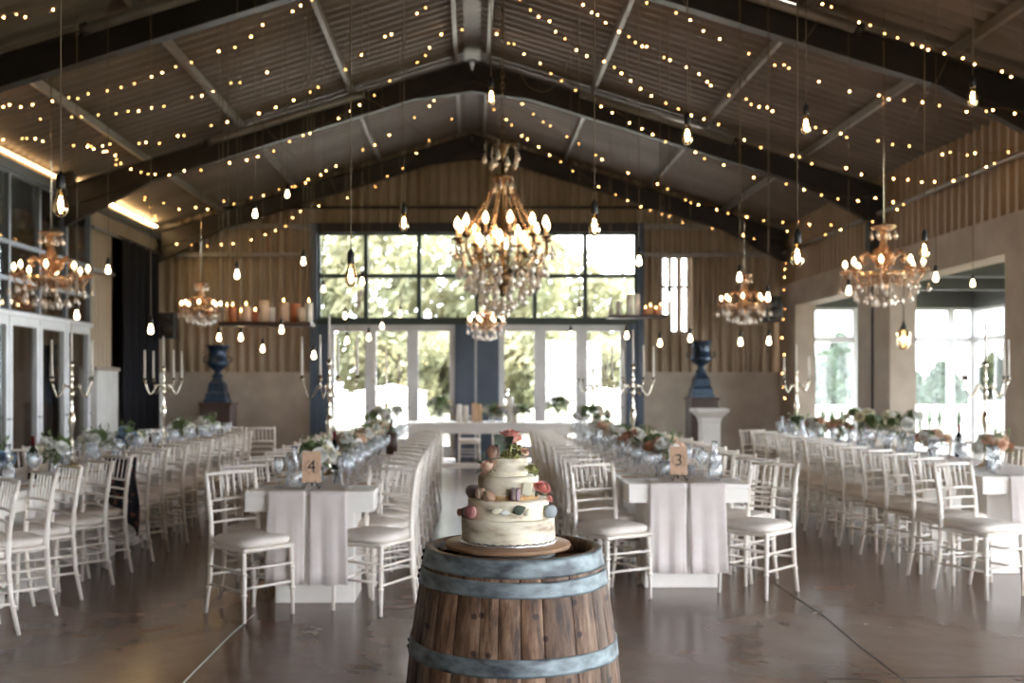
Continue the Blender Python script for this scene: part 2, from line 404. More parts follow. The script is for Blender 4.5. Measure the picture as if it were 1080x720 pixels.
# lower wall between doors: blue panels
struct('wall_panel', MB().box(XB(335.5), XB(347), YB-.10, YB+.08, 0, ZB(342)), 'blue_panel')
struct('wall_panel', MB().box(XB(480), XB(500.5), YB-.10, YB+.08, 0, ZB(342)), 'blue_panel')
struct('wall_panel', MB().box(XB(503), XB(526), YB-.10, YB+.08, 0, ZB(342)), 'blue_panel')
struct('trim_20', MB().box(XB(500.5), XB(503), YB-.07, YB+.05, 0, ZB(342)), 'white_frame')
struct('wall_panel', MB().box(XB(660), XB(672), YB-.10, YB+.08, 0, ZB(342)), 'blue_panel')
def door(n, u0, u1, z1, fixed, axis='x', st=.11, mat='white_frame', z0=0.02, glass='window_glass'):
    fr = MB(); lo, hi = min(u0,u1), max(u0,u1)
    def bx(m, a,b,c,d,t):
        if axis == 'x': m.box(a,b,fixed-t,fixed+t,c,d)
        else: m.box(fixed-t,fixed+t,a,b,c,d)
    bx(fr, lo, lo+st, z0, z1, .035); bx(fr, hi-st, hi, z0, z1, .035)
    bx(fr, lo+st, hi-st, z1-.13, z1, .034); bx(fr, lo+st, hi-st, z0, z0+.25, .034)
    f = struct('door_%d'%n, fr, mat)
    g = MB(); bx(g, lo+st, hi-st, z0+.25, z1-.13, .004); g.build('pane', glass, f)
    h = MB(); hx = hi-st/2
    if axis == 'x': h.tube([(hx, fixed-.04, 1.02),(hx, fixed-.09, 1.02),(hx-.11, fixed-.09, 1.02)], .011, 6)
    else: h.tube([(fixed+.04, hx, 1.02),(fixed+.09, hx, 1.02),(fixed+.09, hx-.11, 1.02)], .011, 6)
    h.build('door_handle', 'zinc', f)
dn = 1
for a,b in ((347,391),(391,435.5),(435.5,480),(526,569.5),(569.5,613),(613,660)):
    door(dn, XB(a), XB(b), ZB(342.5), YB); dn += 1

# ---- roof: corrugated sheets, two slopes
def roof_slope(sg):
    vs = []; fs = []; per = .20; ns = 6; n = int((YB+.3-YF)/per*ns); 
    for i in range(n+1):
        y = YF + i*per/ns; d = .04*cos(TAU*i/ns)
        vs += [(0, y, RIDGE+d), (sg*(HX+.12), y, roofz(HX+.12)+d)]
    for i in range(n): fs.append((2*i, 2*i+1, 2*i+3, 2*i+2))
    return MB().add(vs, fs, True)
struct('ceiling', roof_slope(-1), 'roof'); struct('ceiling', roof_slope(1), 'roof')
struct('trim_30', MB().box(-.12, .12, YF, YB, RIDGE-.06, RIDGE-.045), 'roof')
for x in (.24, 1.80, 3.44, 4.92):
    for sg in (-1, 1):
        z = roofz(x)-.095
        struct('beam', MB().box(sg*x-.028, sg*x+.028, YF, YB-.05, z-.055, z+.05), 'purlin')
# portal frames
PY = [1.0, 5.6, 10.2, 14.9, 19.33]
for y in PY:
    for sg in (-1, 1):
        mb = MB(); 
        a = Vector((sg*HX*.995, y, roofz(HX)-.34)); b = Vector((0, y, RIDGE-.34)); off = Vector((0,0,.0))
        mb.bar(a, b, .012, .30); mb.bar(a+Vector((0,0,.155)), b+Vector((0,0,.155)), .14, .016); mb.bar(a-Vector((0,0,.155)), b-Vector((0,0,.155)), .14, .016)
        # haunches at eave and apex
        for x0, x1, dz in ((HX*.99, HX*.99-1.4, .30), (0.0, .95, .16)):
            za = roofz(x0)-.49; zb = roofz(x1)-.49
            vs = [(sg*x0,y-.05,za),(sg*x1,y-.05,zb),(sg*x0,y-.05,za-dz),(sg*x0,y+.05,za),(sg*x1,y+.05,zb),(sg*x0,y+.05,za-dz)]
            mb.add(vs, [(0,1,2),(3,5,4),(0,2,5,3),(1,4,5,2),(0,3,4,1)])
        struct('beam', mb, 'steel_dark')
    if y < 19:
        mb = MB(); mb.box(-HX+.02, -HX+.20, y-.06, y+.06, 4.43, roofz(HX)+.05); struct('pillar', mb, 'steel_dark')
        mb = MB(); mb.box(HX-.24, HX-.02, y-.07, y+.07, 3.4, roofz(HX)-.3); struct('pillar', mb, 'steel_dark')
# long grey tubes along the beams
tube_lab = {10.2: 'beam nearest the camera', 14.9: 'middle roof beam'}
for y in (10.2, 14.9):
    for sg in (-1, 1):
        x0, x1 = 1.6, 3.9
        t = empty('tube_light', (0,0,0), label='long unlit grey tube light on the %s, %s of the ridge' % (tube_lab[y], 'left' if sg < 0 else 'right'), cat='tube light')
        p0 = Vector((sg*x0, y-.13, roofz(x0)-.22)); p1 = Vector((sg*x1, y-.13, roofz(x1)-.22)); d = (p1-p0).normalized()
        MB().tube([p0, p1], .055, 10).build('tube', 'purlin', t)
        for p, q in ((p0, -1), (p1, 1)): MB().tube([p-d*.03*1, p+d*.05*q], .063, 10).build('end_cap', 'steel_dark', t)

# ---- left wall
corr_wall('wall_left', 'y', -HX, YF, YB, 0, lambda y: EAVE, 'cladding', period=.19, amp=-.02, holes=[(6.0, 16.0, 0, 4.42), (16.0, 19.6, 0, 1.70), (16.95, 19.15, 0, 4.0)])
mb = MB(); mb.box(-HX-.15, -HX+.12, 16.0, 16.95, 0, 1.70); mb.box(-HX-.15, -HX+.10, 19.15, YB-.1, 0, 1.70)
struct('wall_left_lower', mb, 'white_wall')
struct('trim_21', MB().box(-HX-.15, -HX+.15, 15.97, 16.98, 1.70, 1.76), 'concrete')
struct('beam', MB().box(-HX-.05, -HX+.10, 6.0, 19.5, 4.30, 4.43), 'grey_frame')
for z in (3.3, 3.98):
    struct('beam', MB().box(-HX+.03, -HX+.08, 16.0, 16.95 if z < 3.5 else 19.5, z, z+.06), 'purlin')
ys = [6.2+.93*k for k in range(11)]; ys = [15.95-.93*k for k in range(11)][::-1]
glazed('window_3', ys, [2.44, 2.88, 3.36, 4.30], -HX, axis='y', bar=.06, dep=.08, fmat='grey_frame')
for k in range(10): door(dn, ys[k]+.01, ys[k+1]-.01, 2.40, -HX, axis='y', st=.085); dn += 1
struct('beam', MB().box(-HX-.05, -HX+.06, 6.0, 16.0, 2.39, 2.45), 'white_frame')
# recess behind the curtain and dark annex beyond the left glazing
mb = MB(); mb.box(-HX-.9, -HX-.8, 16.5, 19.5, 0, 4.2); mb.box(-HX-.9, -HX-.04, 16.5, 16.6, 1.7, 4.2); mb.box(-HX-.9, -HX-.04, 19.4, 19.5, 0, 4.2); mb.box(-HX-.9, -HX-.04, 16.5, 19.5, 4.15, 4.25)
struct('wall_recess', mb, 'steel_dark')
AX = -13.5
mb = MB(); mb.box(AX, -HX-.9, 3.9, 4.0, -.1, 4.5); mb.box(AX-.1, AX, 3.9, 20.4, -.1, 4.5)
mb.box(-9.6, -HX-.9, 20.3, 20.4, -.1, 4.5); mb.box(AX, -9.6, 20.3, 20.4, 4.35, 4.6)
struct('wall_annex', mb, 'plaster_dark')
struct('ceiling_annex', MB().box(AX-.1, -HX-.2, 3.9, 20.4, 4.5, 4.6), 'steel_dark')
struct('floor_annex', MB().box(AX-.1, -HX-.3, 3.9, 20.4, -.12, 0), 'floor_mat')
glazed('window_4', [-13.4,-12.3,-11.4,-10.5,-9.6], [.05, 2.4, 3.35, 4.35], 20.35, bar=.08, fmat='grey_frame')
# hidden warm strip of light lying along the left eave
for k,(y0,y1) in enumerate(((10.6,14.6),(15.2,19.1))):
    o = MB().box(-HX+.06, -HX+.11, y0, y1, 4.49, 4.515).build('light_strip', 'led_dim' if k == 0 else 'led')
    tag(o, 'warm glowing strip of light along the left eave, %s the middle roof beam' % ('in front of' if k == 0 else 'behind'), 'light strip')
# curtain
vs = []; fs = []; n = 150
for i in range(n+1):
    t = i/n; y = 17.05 + 2.0*t; d = .055*sin(t*TAU*15)+.02*sin(t*31)
    for z, k in ((.03,1.15),(2.0,1),(3.95,.8)): vs.append((-HX+.16+d*k, y, z))
for i in range(n):
    for j in range(2): fs.append((i*3+j, i*3+3+j, i*3+4+j, i*3+1+j))
cb = MB().add(vs, fs, True).build('curtain', 'curtain', None)
so = cb.modifiers.new('s','SOLIDIFY'); so.thickness = .006
ct = tag(cb, 'floor-length black pleated curtain on the left side wall', 'curtain')
MB().tube([(-HX+.16,16.9,3.99),(-HX+.16,19.2,3.99)], .018, 8).build('curtain_rail', 'black', ct)

# ---- right wall
corr_wall('wall_right', 'y', HX, YF, YB, 3.38, lambda y: EAVE, 'cladding', period=.19, amp=.02)
struct('beam', MB().box(HX-.14, HX+.25, 1.6, YB-.1, 2.95, 3.39), 'concrete')
for y0,y1 in ((1.6,2.6),(5.6,6.6),(10.3,11.25),(14.35,15.55),(18.55,19.5)):
    mb = MB(); mb.box(HX-.13, HX+.25, y0, y1, 0, 2.96)
    struct('pillar', mb, 'concrete')
struct('trim_22', MB().box(HX-.15, HX-.128, 14.93, 14.985, 0, 2.95), 'steel_dark')
struct('wall_right_near', MB().box(HX-.05, HX+.1, YF, -1.0, 0, 3.4).box(HX-.05, HX+.1, -1.0, 1.6, 2.95, 3.4), 'plaster_dark')
MB_ = MB().tube([(HX-.10, 6, 4.02),(HX-.10, YB-.12, 4.02)], .035, 8); struct('beam', MB_, 'purlin')
struct('wall_front', MB().box(-HX, 2.8, YF-.1, YF, 0, 4.6).box(5.6, HX, YF-.1, YF, 0, 4.6).box(-3.2, 3.2, YF-.1, YF, 4.5, 6.4).box(2.8,5.6,YF-.1,YF,3.4,4.6).box(-HX,-3.2,YF-.1,YF,4.6,5.4).box(3.2,HX,YF-.1,YF,4.6,5.4), 'plaster_dark')  # unseen wall; its opening is narrowed and set right to steer light onto barrel
# verandah beyond the right wall
VXO = 9.9
struct('ceiling_verandah', MB().box(HX+.1, VXO+.2, -1.0, YB+.2, 3.32, 3.42), 'verandah_ceiling')
for y in (17.4, 15.2, 12.6, 10.0, 7.4): struct('beam', MB().box(HX+.26, VXO, y-.06, y+.06, 3.12, 3.33), 'verandah_ceiling')
struct('beam', MB().box(HX+.26, VXO, YB-.06, YB+.1, 2.98, 3.33), 'verandah_ceiling')
struct('beam', MB().box(VXO-.08, VXO+.08, 1.6, YB, 2.96, 3.33), 'verandah_ceiling')
glazed('window_5', [XB(846), XB(905), XB(962), XB(1003), VXO-.03], [.05, 2.36, 2.98], YB+.02, bar=.12, dep=.10, fmat='white_frame')
struct('trim_23', MB().box(XB(899), XB(912), YB-.08, YB+.05, 0, 2.98), 'white_frame')
glazed('window_6', [1.7, 4.0, 6.0, 8.0, 10.0, 12.0, 13.6, 15.2, 16.8, 18.4, YB], [.05, 2.36, 2.96], VXO, axis='y', bar=.10, dep=.10, fmat='white_frame')

# ------------------------------------------------------------------ outside
def tree(x, y, h, r, leafmat, label, conif=False, seed=0):
    rnd = random.Random(seed); t = empty('conifer_tree' if conif else 'leafy_tree', (x,y,-.13), label=label, cat='tree', group='trees outside the windows')
    MB().tube([(0,0,0),(.1,0,h*.3),(0,.1,h*.75)], .1, 8, rs=[h*.028,h*.02,h*.008]).build('trunk','bark',t)
    vs = []; fs = []
    for k in range(3400 if not conif else 1700):
        if conif:
            u = rnd.random()**.7; z = h*(1-u*.95); q = r*(u**.55)*(.8+.25*rnd.random()); a = rnd.random()*TAU
            c = Vector((q*cos(a), q*sin(a), z)); s = .20
        else:
            while True:
                d = Vector((rnd.uniform(-1,1),rnd.uniform(-1,1),rnd.uniform(-1,1)))
                if .3 < d.length < 1: break
            lob = 1+.25*sin(d.x*5+seed)*cos(d.z*4+seed)
            c = Vector((d.x*r*lob, d.y*r*lob, h*.60+d.z*h*.40*lob)); s = .10+r*.05
        n = Vector((rnd.gauss(0,1),rnd.gauss(0,1),rnd.gauss(0,1))).normalized(); e = n.orthogonal().normalized(); g = n.cross(e)
        s *= rnd.uniform(.6,1.3); b = len(vs)
        vs += [c-e*s, c-g*s*.5, c+e*s, c+g*s*.5]; fs.append((b,b+1,b+2,b+3))
    MB().add(vs, fs).build('crown', leafmat, t)
tl = [(-8.2,33,8.2,3.2,'tall leafy tree outside, at the left edge of the big window'),(-3.9,34,8.6,3.0,'tall leafy tree outside behind the upper left window panes'),(.6,37,8.4,3.0,'tall leafy tree outside behind the middle of the big window'),
      (4.9,42,7.0,2.4,'leafy tree outside behind the right window panes'),(-2.3,30,3.6,1.6,'low leafy tree outside the second glass door'),(-5.4,28,3.6,1.6,'low leafy tree outside the leftmost glass door'),(3.9,34,3.6,1.7,'low leafy tree outside the rightmost glass door'),(-.4,32,3.5,1.5,'low leafy tree outside the third glass door from the left'),(2.0,31,3.5,1.5,'low leafy tree outside the fourth glass door from the left')]
for i,(x,y,h,r,l) in enumerate(tl): tree(x,y,h,r,'tree_leaf',l,False,i+3)
cl = [(10.6,30,2.6,.75,'leftmost dark conifer seen through the verandah end window'),(11.45,31,3.2,.8,'tallest dark conifer seen through the verandah end window'),(12.3,31,3.0,.75,'dark conifer beside the white door post of the verandah'),
      (13.6,31,2.2,.8,'green conifer just right of the grey pillar'),(14.9,31.5,2.3,.9,'green conifer behind the balustrade pier'),(16.2,31,2.5,.9,'green conifer seen beside the verandah corner post'),(17.6,31,2.4,1.0,'green conifer seen through the verandah side window')]
for i,(x,y,h,r,l) in enumerate(cl): tree(x,y,h,r,'conifer',l,True,i+20)
# white balustrade outside the verandah end
bl = empty('balustrade', (0,23.5,0), label='white balustrade with turned balusters on the terrace outside', cat='balustrade')
MB().bbox(6.4,16,-.1,.1,.86,.98,.02).build('rail','white_wall',bl); MB().bbox(6.4,16,-.1,.1,-.13,.10,.02).build('plinth','white_wall',bl)
for x in (6.6, 9.3, 12.2, 15.0): MB().bbox(x-.3,x+.3,-.22,.22,-.13,1.1,.03).build('pier','white_wall',bl)
b0 = None
for k in range(38):
    x = 7.0+.23*k
    if b0 is None: b0 = MB().lathe([(.07,0),(.07,.08),(.035,.14),(.085,.32),(.04,.58),(.07,.68),(.07,.77)],8).build('baluster','white_wall',bl,loc=(x,0,.1))
    else:
        c = b0.copy(); C.objects.link(c); c.location = (x,0,.1)
struct('terrace_floor', MB().box(-20, 20, YB+.2, 25, -.12, -.02), 'stone')
# white marquee tent seen low through the glass doors
tt = empty('garden_parasol', (-2.17,26.5,-.02), label='white closed-sided garden tent on the lawn behind the left glass doors', cat='tent')
MB().box(-.9,.9,-.9,.9,0,1.3).build('side_cloth','white_wall',tt); MB().lathe([(1.35,1.3),(.7,1.38),(.05,1.5)],4,a0=PI/4).build('canopy','white_wall',tt)
tt.name = 'garden_tent'
t2 = empty('garden_tent', (3.6,27,-.02), label='white garden tent on the lawn behind the right glass doors', cat='tent')
MB().box(-.9,.9,-.9,.9,0,1.2).build('side_cloth','white_wall',t2); MB().lathe([(1.35,1.2),(.7,1.28),(.05,1.4)],4,a0=PI/4).build('canopy','white_wall',t2)

# ------------------------------------------------------------------ chairs
def make_chair():
    t = empty('chiavari_chair', cat='chair')
    def ringed(pts, r, rings, rs=None):
        mb = MB().tube(pts, r, 8, rs=rs)
        for p in rings: 
            p = Vector(p); mb.ball(r*1.35, p, 8, 4, (1,1,.55))
        return mb
    for sx in (-1,1):
        x = .185*sx
        ringed([(x,.185,0),(x*.985,.18,.24),(x*.97,.17,.445)], .0165, [(x*.99,.183,.17),(x*.985,.18,.30)], rs=[.012,.0155,.0165]).build('leg','chair',t)
        ringed([(x*1.0,-.25,0),(x*.98,-.207,.22),(x*.97,-.19,.44),(x*.97,-.198,.62),(x*.99,-.225,.80),(x*1.01,-.25,.915)], .0165,
               [(x*.985,-.22,.17),(x*.98,-.20,.32),(x*.97,-.196,.56),(x*.975,-.21,.70),(x*.99,-.235,.84)], rs=[.012,.016,.0175,.0165,.015,.013]).build('leg','chair',t)
    mb = MB().bbox(-.195,.195,-.20,.195,.43,.455,.008); mb.build('seat_frame','chair',t)
    # cushion
    vs = []; fs = []; n = 14
    layers = [(.92,.455),(1.04,.463),(1.07,.482),(1.04,.500),(.92,.512),(.5,.518),(.02,.519)]
    for s_, z in layers:
        for k in range(28):
            a = TAU*k/28; e = 4.5; cx = cos(a); cy = sin(a)
            q = (abs(cx)**e+abs(cy)**e)**(-1/e); vs.append((cx*q*.19*s_, cy*q*.19*s_-.005, z))
    for i in range(len(layers)-1):
        for k in range(28): k2 = (k+1)%28; fs.append((i*28+k,i*28+k2,(i+1)*28+k2,(i+1)*28+k))
    fs.append(tuple(range(28))[::-1]); fs.append(tuple((len(layers)-1)*28+k for k in range(28)))
    MB().add(vs, fs, True).build('seat_cushion','cushion',t)
    # backrest rails and spindles
    mb = MB()
    def yb(z): return -.198-(z-.62)*.18 if z > .62 else -.19-(z-.44)*.045
    for z, r in ((.895,.012),(.725,.010),(.655,.009),(.585,.009)):
        mb.tube([(-.18,yb(z),z),(0,yb(z)-.012,z+.004),(.18,yb(z),z)], r, 6)
    for k in range(6):
        x = -.130+.052*k; mb.tube([(x,yb(.73)-.010,.73),(x,yb(.81)-.010,.81),(x,yb(.89)-.010,.89)], .0055, 6, False, rs=[.005,.0065,.005])
    mb.build('backrest','chair',t)
    mb = MB()
    for z in (.19,.31):
        for sx in (-1,1): mb.tube([(.183*sx,.18,z),(.182*sx,-.205-(.25-z)*.1,z)], .009, 6)
        mb.tube([(-.183,.181,z+.02),(.183,.181,z+.02)], .009, 6)
    mb.tube([(-.18,-.21,.25),(.18,-.21,.25)], .009, 6)
    mb.build('stretcher','chair',t)
    return t
chair = Proto(make_chair)
def row(x, y0, n, pitch, sg, name, grp, first=None, turn=(45,45)):
    """sg=+1: chair faces +x (left side of a table)"""
    out = []
    for k in range(n):
        y = y0+pitch*k+random.uniform(-.02,.02); xx = x+random.uniform(-.02,.02)
        ang = PI+sg*math.radians(turn[0]+(turn[1]-turn[0])*min(1,k/5)+random.uniform(-4,4))      # local +y faces front; pi = towards the camera
        if k == 0 and first: xx, y, ang = first
        o = chair.put((xx,y,0), ang, 'white chiavari chair, %s, %s from the front' % (name, ORD[k]), grp); out.append(o)
    return out
D = math.radians
row(-1.45, 6.42, 13, .475, 1, 'left side of table four', 'white chairs along table four', (-1.42, 6.42, PI+D(47)))
row(-.70, 6.60, 13, .475, -1, 'aisle side of table four', 'white chairs along table four', (-.66, 6.60, PI-D(28)))
row(1.00, 6.98, 12, .475, 1, 'aisle side of table three', 'white chairs along table three', (.98, 6.95, PI+D(30)), (30,30))
row(2.00, 7.07, 12, .475, -1, 'right side of table three', 'white chairs along table three', (2.02, 7.08, PI-D(46)))
rl = row(-2.97, 5.83, 14, .48, -1, 'aisle side of the left glass-wall table', 'white chairs along the left table', None, (52,34))
row(-3.83, 8.6, 9, .48, 1, 'window side of the left glass-wall table', 'white chairs along the left table')
row(3.63, 7.05, 12, .475, 1, 'aisle side of the right pillar table', 'white chairs along the right table', None, (22,22))
row(4.78, 9.1, 8, .475, -1, 'verandah side of the right pillar table', 'white chairs along the right table')
for k,(x,y,a,l) in enumerate([(-2.72,12.95,200,'white chiavari chair at the far end of the left table'),(-3.3,13.1,170,'white chiavari chair at the far left table end, nearer the curtain'),
        (-.05,17.7,180,'left white chiavari chair behind the head table'),(.55,17.7,180,'right white chiavari chair behind the head table'),
        (-1.1,13.05,180,'white chiavari chair at the far end of table four'),(1.5,13.1,180,'white chiavari chair at the far end of table three')]):
    chair.put((x,y,0), D(a), l, 'white chairs at the far table ends')

# ------------------------------------------------------------------ tables
TZ = .78
def table(x0, x1, y0, y1, label, grp, ped=((.25,.95),)):
    t = empty('dining_table', ((x0+x1)/2,y0,0), label=label, cat='table', group=grp)
    w = (x1-x0)/2; L = y1-y0
    MB().bbox(-w,w,0,L-.004,TZ-.035,TZ,.005).build('tabletop','table',t)
    MB().box(-w+.006,w-.006,.006,L-.01,TZ-.135,TZ-.034).build('apron','table',t)
    for a in (.23, L-.23-.42):
        MB().bbox(-.27,.27,a,a+.42,0,TZ-.13,.006).build('pedestal','table',t)
def run(x0,x1,y0,n,L,name,grp):
    for k in range(n): table(x0,x1,y0+k*L,y0+(k+1)*L, 'white slab-leg dining table, %s, %s section from the front' % (name, ORD[k]), grp)
run(-1.49,-.64,6.5,3,2.08,'table four row','tables of row four')
run(1.10,1.95,7.0,3,1.95,'table three row','tables of row three')
run(-3.80,-2.95,4.8,4,2.05,'row by the left glass wall','tables of the left row')
run(3.87,4.72,7.55,3,1.95,'row by the right pillars','tables of the right row')
TB = {'4':(-1.065,6.5,12.74,13), '3':(1.525,7.0,12.85,12), 'L':(-3.375,5.2,13.0,14), 'R':(4.295,7.55,13.4,12)}
TN = {'4':'table four','3':'table three','L':'left glass-wall table','R':'right pillar table'}
# runners
def runner(xc, y0, y1, w, drop, label, split=True):
    t = empty('table_runner', (xc,y0,TZ), label=label, cat='table runner')
    hw = w/2
    parts = [(-hw,-.012),(.012,hw)] if split else [(-hw,hw)]
    for a,b in parts:
        vs = []; fs = []; nx = 14
        prof = [(y1-y0,.004),(1.5,.004),(.05,.004),(.0,.006),(-.012,.0),(-.018,-.03)]+[(-.02-.006*k,-.03-(drop-.03)*k/7) for k in range(1,8)]
        for j,(y,z) in enumerate(prof):
            hang = max(0,(j-5)/7)
            for i in range(nx+1):
                u = i/nx; x = a+(b-a)*u; x *= 1+.04*hang
                vs.append((x, y-.010*hang*sin(u*TAU*2.2+a*9)-.004*hang*sin(u*TAU*5), z+(.004*sin(u*9)*hang)))
        for j in range(len(prof)-1):
            for i in range(nx): fs.append((j*(nx+1)+i, j*(nx+1)+i+1, (j+1)*(nx+1)+i+1, (j+1)*(nx+1)+i))
        o = MB().add(vs, fs, True).build('cloth_panel','cloth',t); m = o.modifiers.new('s','SOLIDIFY'); m.thickness = .002; m.offset = 1
runner(-1.075,6.5,12.7,.52,.60,'white two-panel cloth runner hanging over the front of table four')
runner(1.51,7.0,12.8,.53,.62,'white two-panel cloth runner hanging over the front of table three')
runner(-3.375,4.8,12.9,.45,.1,'blush cloth runner along the left glass-wall table')
runner(4.295,7.55,13.3,.45,.35,'blush cloth runner along the right pillar table')

# place settings ------------------------------------------------------------
def make_napkin():
    t = empty('napkin', cat='napkin')
    prof = [(-.26,.003),(-.20,.012),(-.03,.009),(.0,.006),(.010,-.004),(.014,-.05),(.018,-.12),(.022,-.19)]
    vs = []; fs = []; nx = 6
    for j,(x,z) in enumerate(prof):
        hw = .042+.012*max(0,(j-3)/4)
        for i in range(nx+1): u = i/nx*2-1; vs.append((x+(.006*sin(u*5) if j > 4 else 0), u*hw, z))
    for j in range(len(prof)-1):
        for i in range(nx): fs.append((j*(nx+1)+i, j*(nx+1)+i+1, (j+1)*(nx+1)+i+1, (j+1)*(nx+1)+i))
    o = MB().add(vs, fs, True).build('folded_cloth','napkin',t); m = o.modifiers.new('s','SOLIDIFY'); m.thickness = .004; m.offset = 1
    return t
napkin = Proto(make_napkin)
def make_menu():
    o = MB().box(-.11,.11,-.07,.07,.0,.003).build('menu_card','kraft'); o['category'] = 'menu card'; return o
menu = Proto(make_menu)
wg_prof = [(.034,0),(.033,.003),(.006,.008),(.004,.02),(.004,.085),(.010,.095),(.030,.112),(.040,.14),(.040,.165),(.032,.205),(.0305,.205),(.038,.165),(.038,.14),(.028,.115),(.0001,.10)]
def make_wine():
    o = MB().lathe(wg_prof, 14).build('wine_glass','wine_glass'); o['category'] = 'wine glass'; return o
wine = Proto(make_wine)
def make_tumbler():
    o = MB().lathe([(.028,0),(.032,.09),(.0305,.09),(.0265,.008),(.0001,.008)], 14).build('water_glass','wine_glass'); o['category'] = 'water glass'; return o
tumbler = Proto(make_tumbler)
for key,(xc,y0,y1,n) in TB.items():
    for k in range(n):
        y = y0+.30+(y1-y0-.4)*k/(n-1)
        for sg in (-1,1):
            if key == 'R' and sg > 0 and y < 8.9: continue
            if key == 'L' and sg < 0 and y < 8.4: continue
            side = 'left' if sg < 0 else 'right'
            where = '%s side of the %s, %s place from the front' % (side, TN[key], ORD[k])
            napkin.put((xc+sg*.425, y, TZ), 0 if sg > 0 else PI, 'white folded napkin, '+where, 'napkins over the table edge')
            menu.put((xc+sg*.33, y+.16, TZ+.0005), random.uniform(-.1,.1)+PI/2, 'kraft paper menu card, '+where, 'menu cards')
            wine.put((xc+sg*.165+random.uniform(-.01,.01), y+.05, TZ+.004), random.random(), 'stemmed wine glass, '+where, 'wine glasses on the long tables')
            wine.put((xc+sg*.235+random.uniform(-.01,.01), y-.09, TZ+.004), random.random(), 'second stemmed glass, '+where, 'wine glasses on the long tables')
            if k % 2 == 0: tumbler.put((xc+sg*.12, y+.18, TZ+.004), 0, 'clear water glass, '+where, 'water glasses on the long tables')
# carafes
def make_carafe():
    t = MB().lathe([(.045,0),(.055,.02),(.055,.07),(.045,.11),(.018,.16),(.016,.24),(.024,.28),(.022,.28),(.014,.24),(.016,.16),(.042,.11),(.052,.07),(.05,.022),(.0001,.008)],16).build('carafe','wine_glass')
    t['category'] = 'carafe'; return t
carafe = Proto(make_carafe)
for x,y,l in [(-1.20,6.72,'clear glass carafe beside the number four card'),(1.78,7.3,'clear glass carafe right of the number three card'),(3.98,12.0,'first of the tall clear carafes at the far end of the right pillar table'),
              (4.15,12.3,'second tall clear carafe at the far end of the right pillar table'),(4.02,12.9,'rearmost tall clear carafe on the right pillar table'),(-3.22,6.9,'clear carafe left of the wine bottle on the left table')]:
    carafe.put((x,y,TZ+.004), 0, l, 'glass carafes')
# table number cards
def number_card(x, y, txt, rz, label):
    t = empty('table_number', (x,y,TZ+.006), rz, label=label, cat='table number')
    tilt = Matrix.Rotation(-.18,4,'X')
    MB().box(-.062,.062,-.004,.004,.035,.245,mat=tilt).build('card','kraft',t)
    c = t.children[0]
    cu = bpy.data.curves.new('numeral','FONT'); cu.body = txt; cu.size = .12; cu.extrude = .001; cu.align_x = 'CENTER'; cu.align_y = 'CENTER'; cu.materials.append(M['ink'])
    try: cu.font = bpy.data.fonts.load('<builtin>')
    except Exception: pass
    o = bpy.data.objects.new('numeral', cu); me = bpy.data.meshes.new_from_object(o); bpy.data.objects.remove(o); o = bpy.data.objects.new('numeral', me); C.objects.link(o); o.parent = c
    o.matrix_local = tilt @ Matrix.Translation((0,-.006,.14)) @ Matrix.Rotation(PI/2,4,'X')
    w = MB()
    for k in range(26):
        if k % 13 in (5,6): continue
        a = TAU*k/26+.3; p = Vector((.043*cos(a),-.0055,.14+.046*sin(a))); d = Vector((-sin(a),0,cos(a)))*.010+Vector((cos(a),0,sin(a)))*(.005 if k%2 else -.005)
        w.tube([tilt@(p-d*.6), tilt@p, tilt@(p+d*.6)], .001, 5, rs=[.0006,.0018,.0006])
    w.build('wreath_print','ink',c)
    mb = MB()
    for sx in (-1,1): mb.tube([(sx*.05,-.055,.0),(sx*.035,-.02,.03),(sx*.02,.01,.045),(sx*.012,.03,.15)], .0035, 6).tube([(sx*.05,-.055,.0),(sx*.06,-.05,.02)],.003,6); mb.tube([(sx*.012,.03,.10),(0,.10,0)],.003,6)
    mb.build('easel','black',t)
number_card(-1.075,6.66,'4',.12,'kraft table number card reading four on a small black easel')
number_card(1.50,7.22,'3',-.10,'kraft table number card reading three on a small black easel')

# bottles
def make_bottle():
    t = empty('wine_bottle', cat='wine bottle')
    MB().lathe([(.036,0),(.0375,.01),(.0375,.19),(.030,.215),(.015,.24),(.0145,.30),(.016,.302),(.016,.315),(.0001,.316)],16).build('bottle_body','wine_bottle',t)
    MB().lathe([(.038,.05),(.0383,.052),(.0383,.15),(.038,.152)],16).build('paper_label','bottle_label',t)
    MB().lathe([(.0155,.25),(.0152,.30),(.0168,.302),(.0168,.317),(.0001,.318)],12).build('foil_cap','foil',t)
    return t
bot = Proto(make_bottle)
for px,Y,x,l in [(0,7.3,-3.22,'dark wine bottle standing on the left glass-wall table'),(0,8.1,-1.12,'dark wine bottle among the flowers on table four'),(0,9.45,4.62,'dark wine bottle on the right pillar table, seen against the window')]:
    bot.put((x,Y,TZ+.003), 0, l, 'wine bottles')
cool = empty('wine_cooler', (-.80,9.9,TZ+.003), label='wooden wine cooler bucket with a green bottle neck, table four', cat='wine cooler')
MB().lathe([(.055,0),(.062,.22),(.056,.22),(.05,.02),(.0001,.02)],16).build('bucket','dark_wood',cool)
g = MB().lathe([(.036,.0),(.037,.2),(.015,.25),(.015,.33),(.0001,.331)],12).build('chilled_bottle','euca',None,loc=(-.80,9.9,TZ+.026)); g.name='green_bottle'
tag(g,'green bottle standing in the wooden wine cooler','wine bottle')

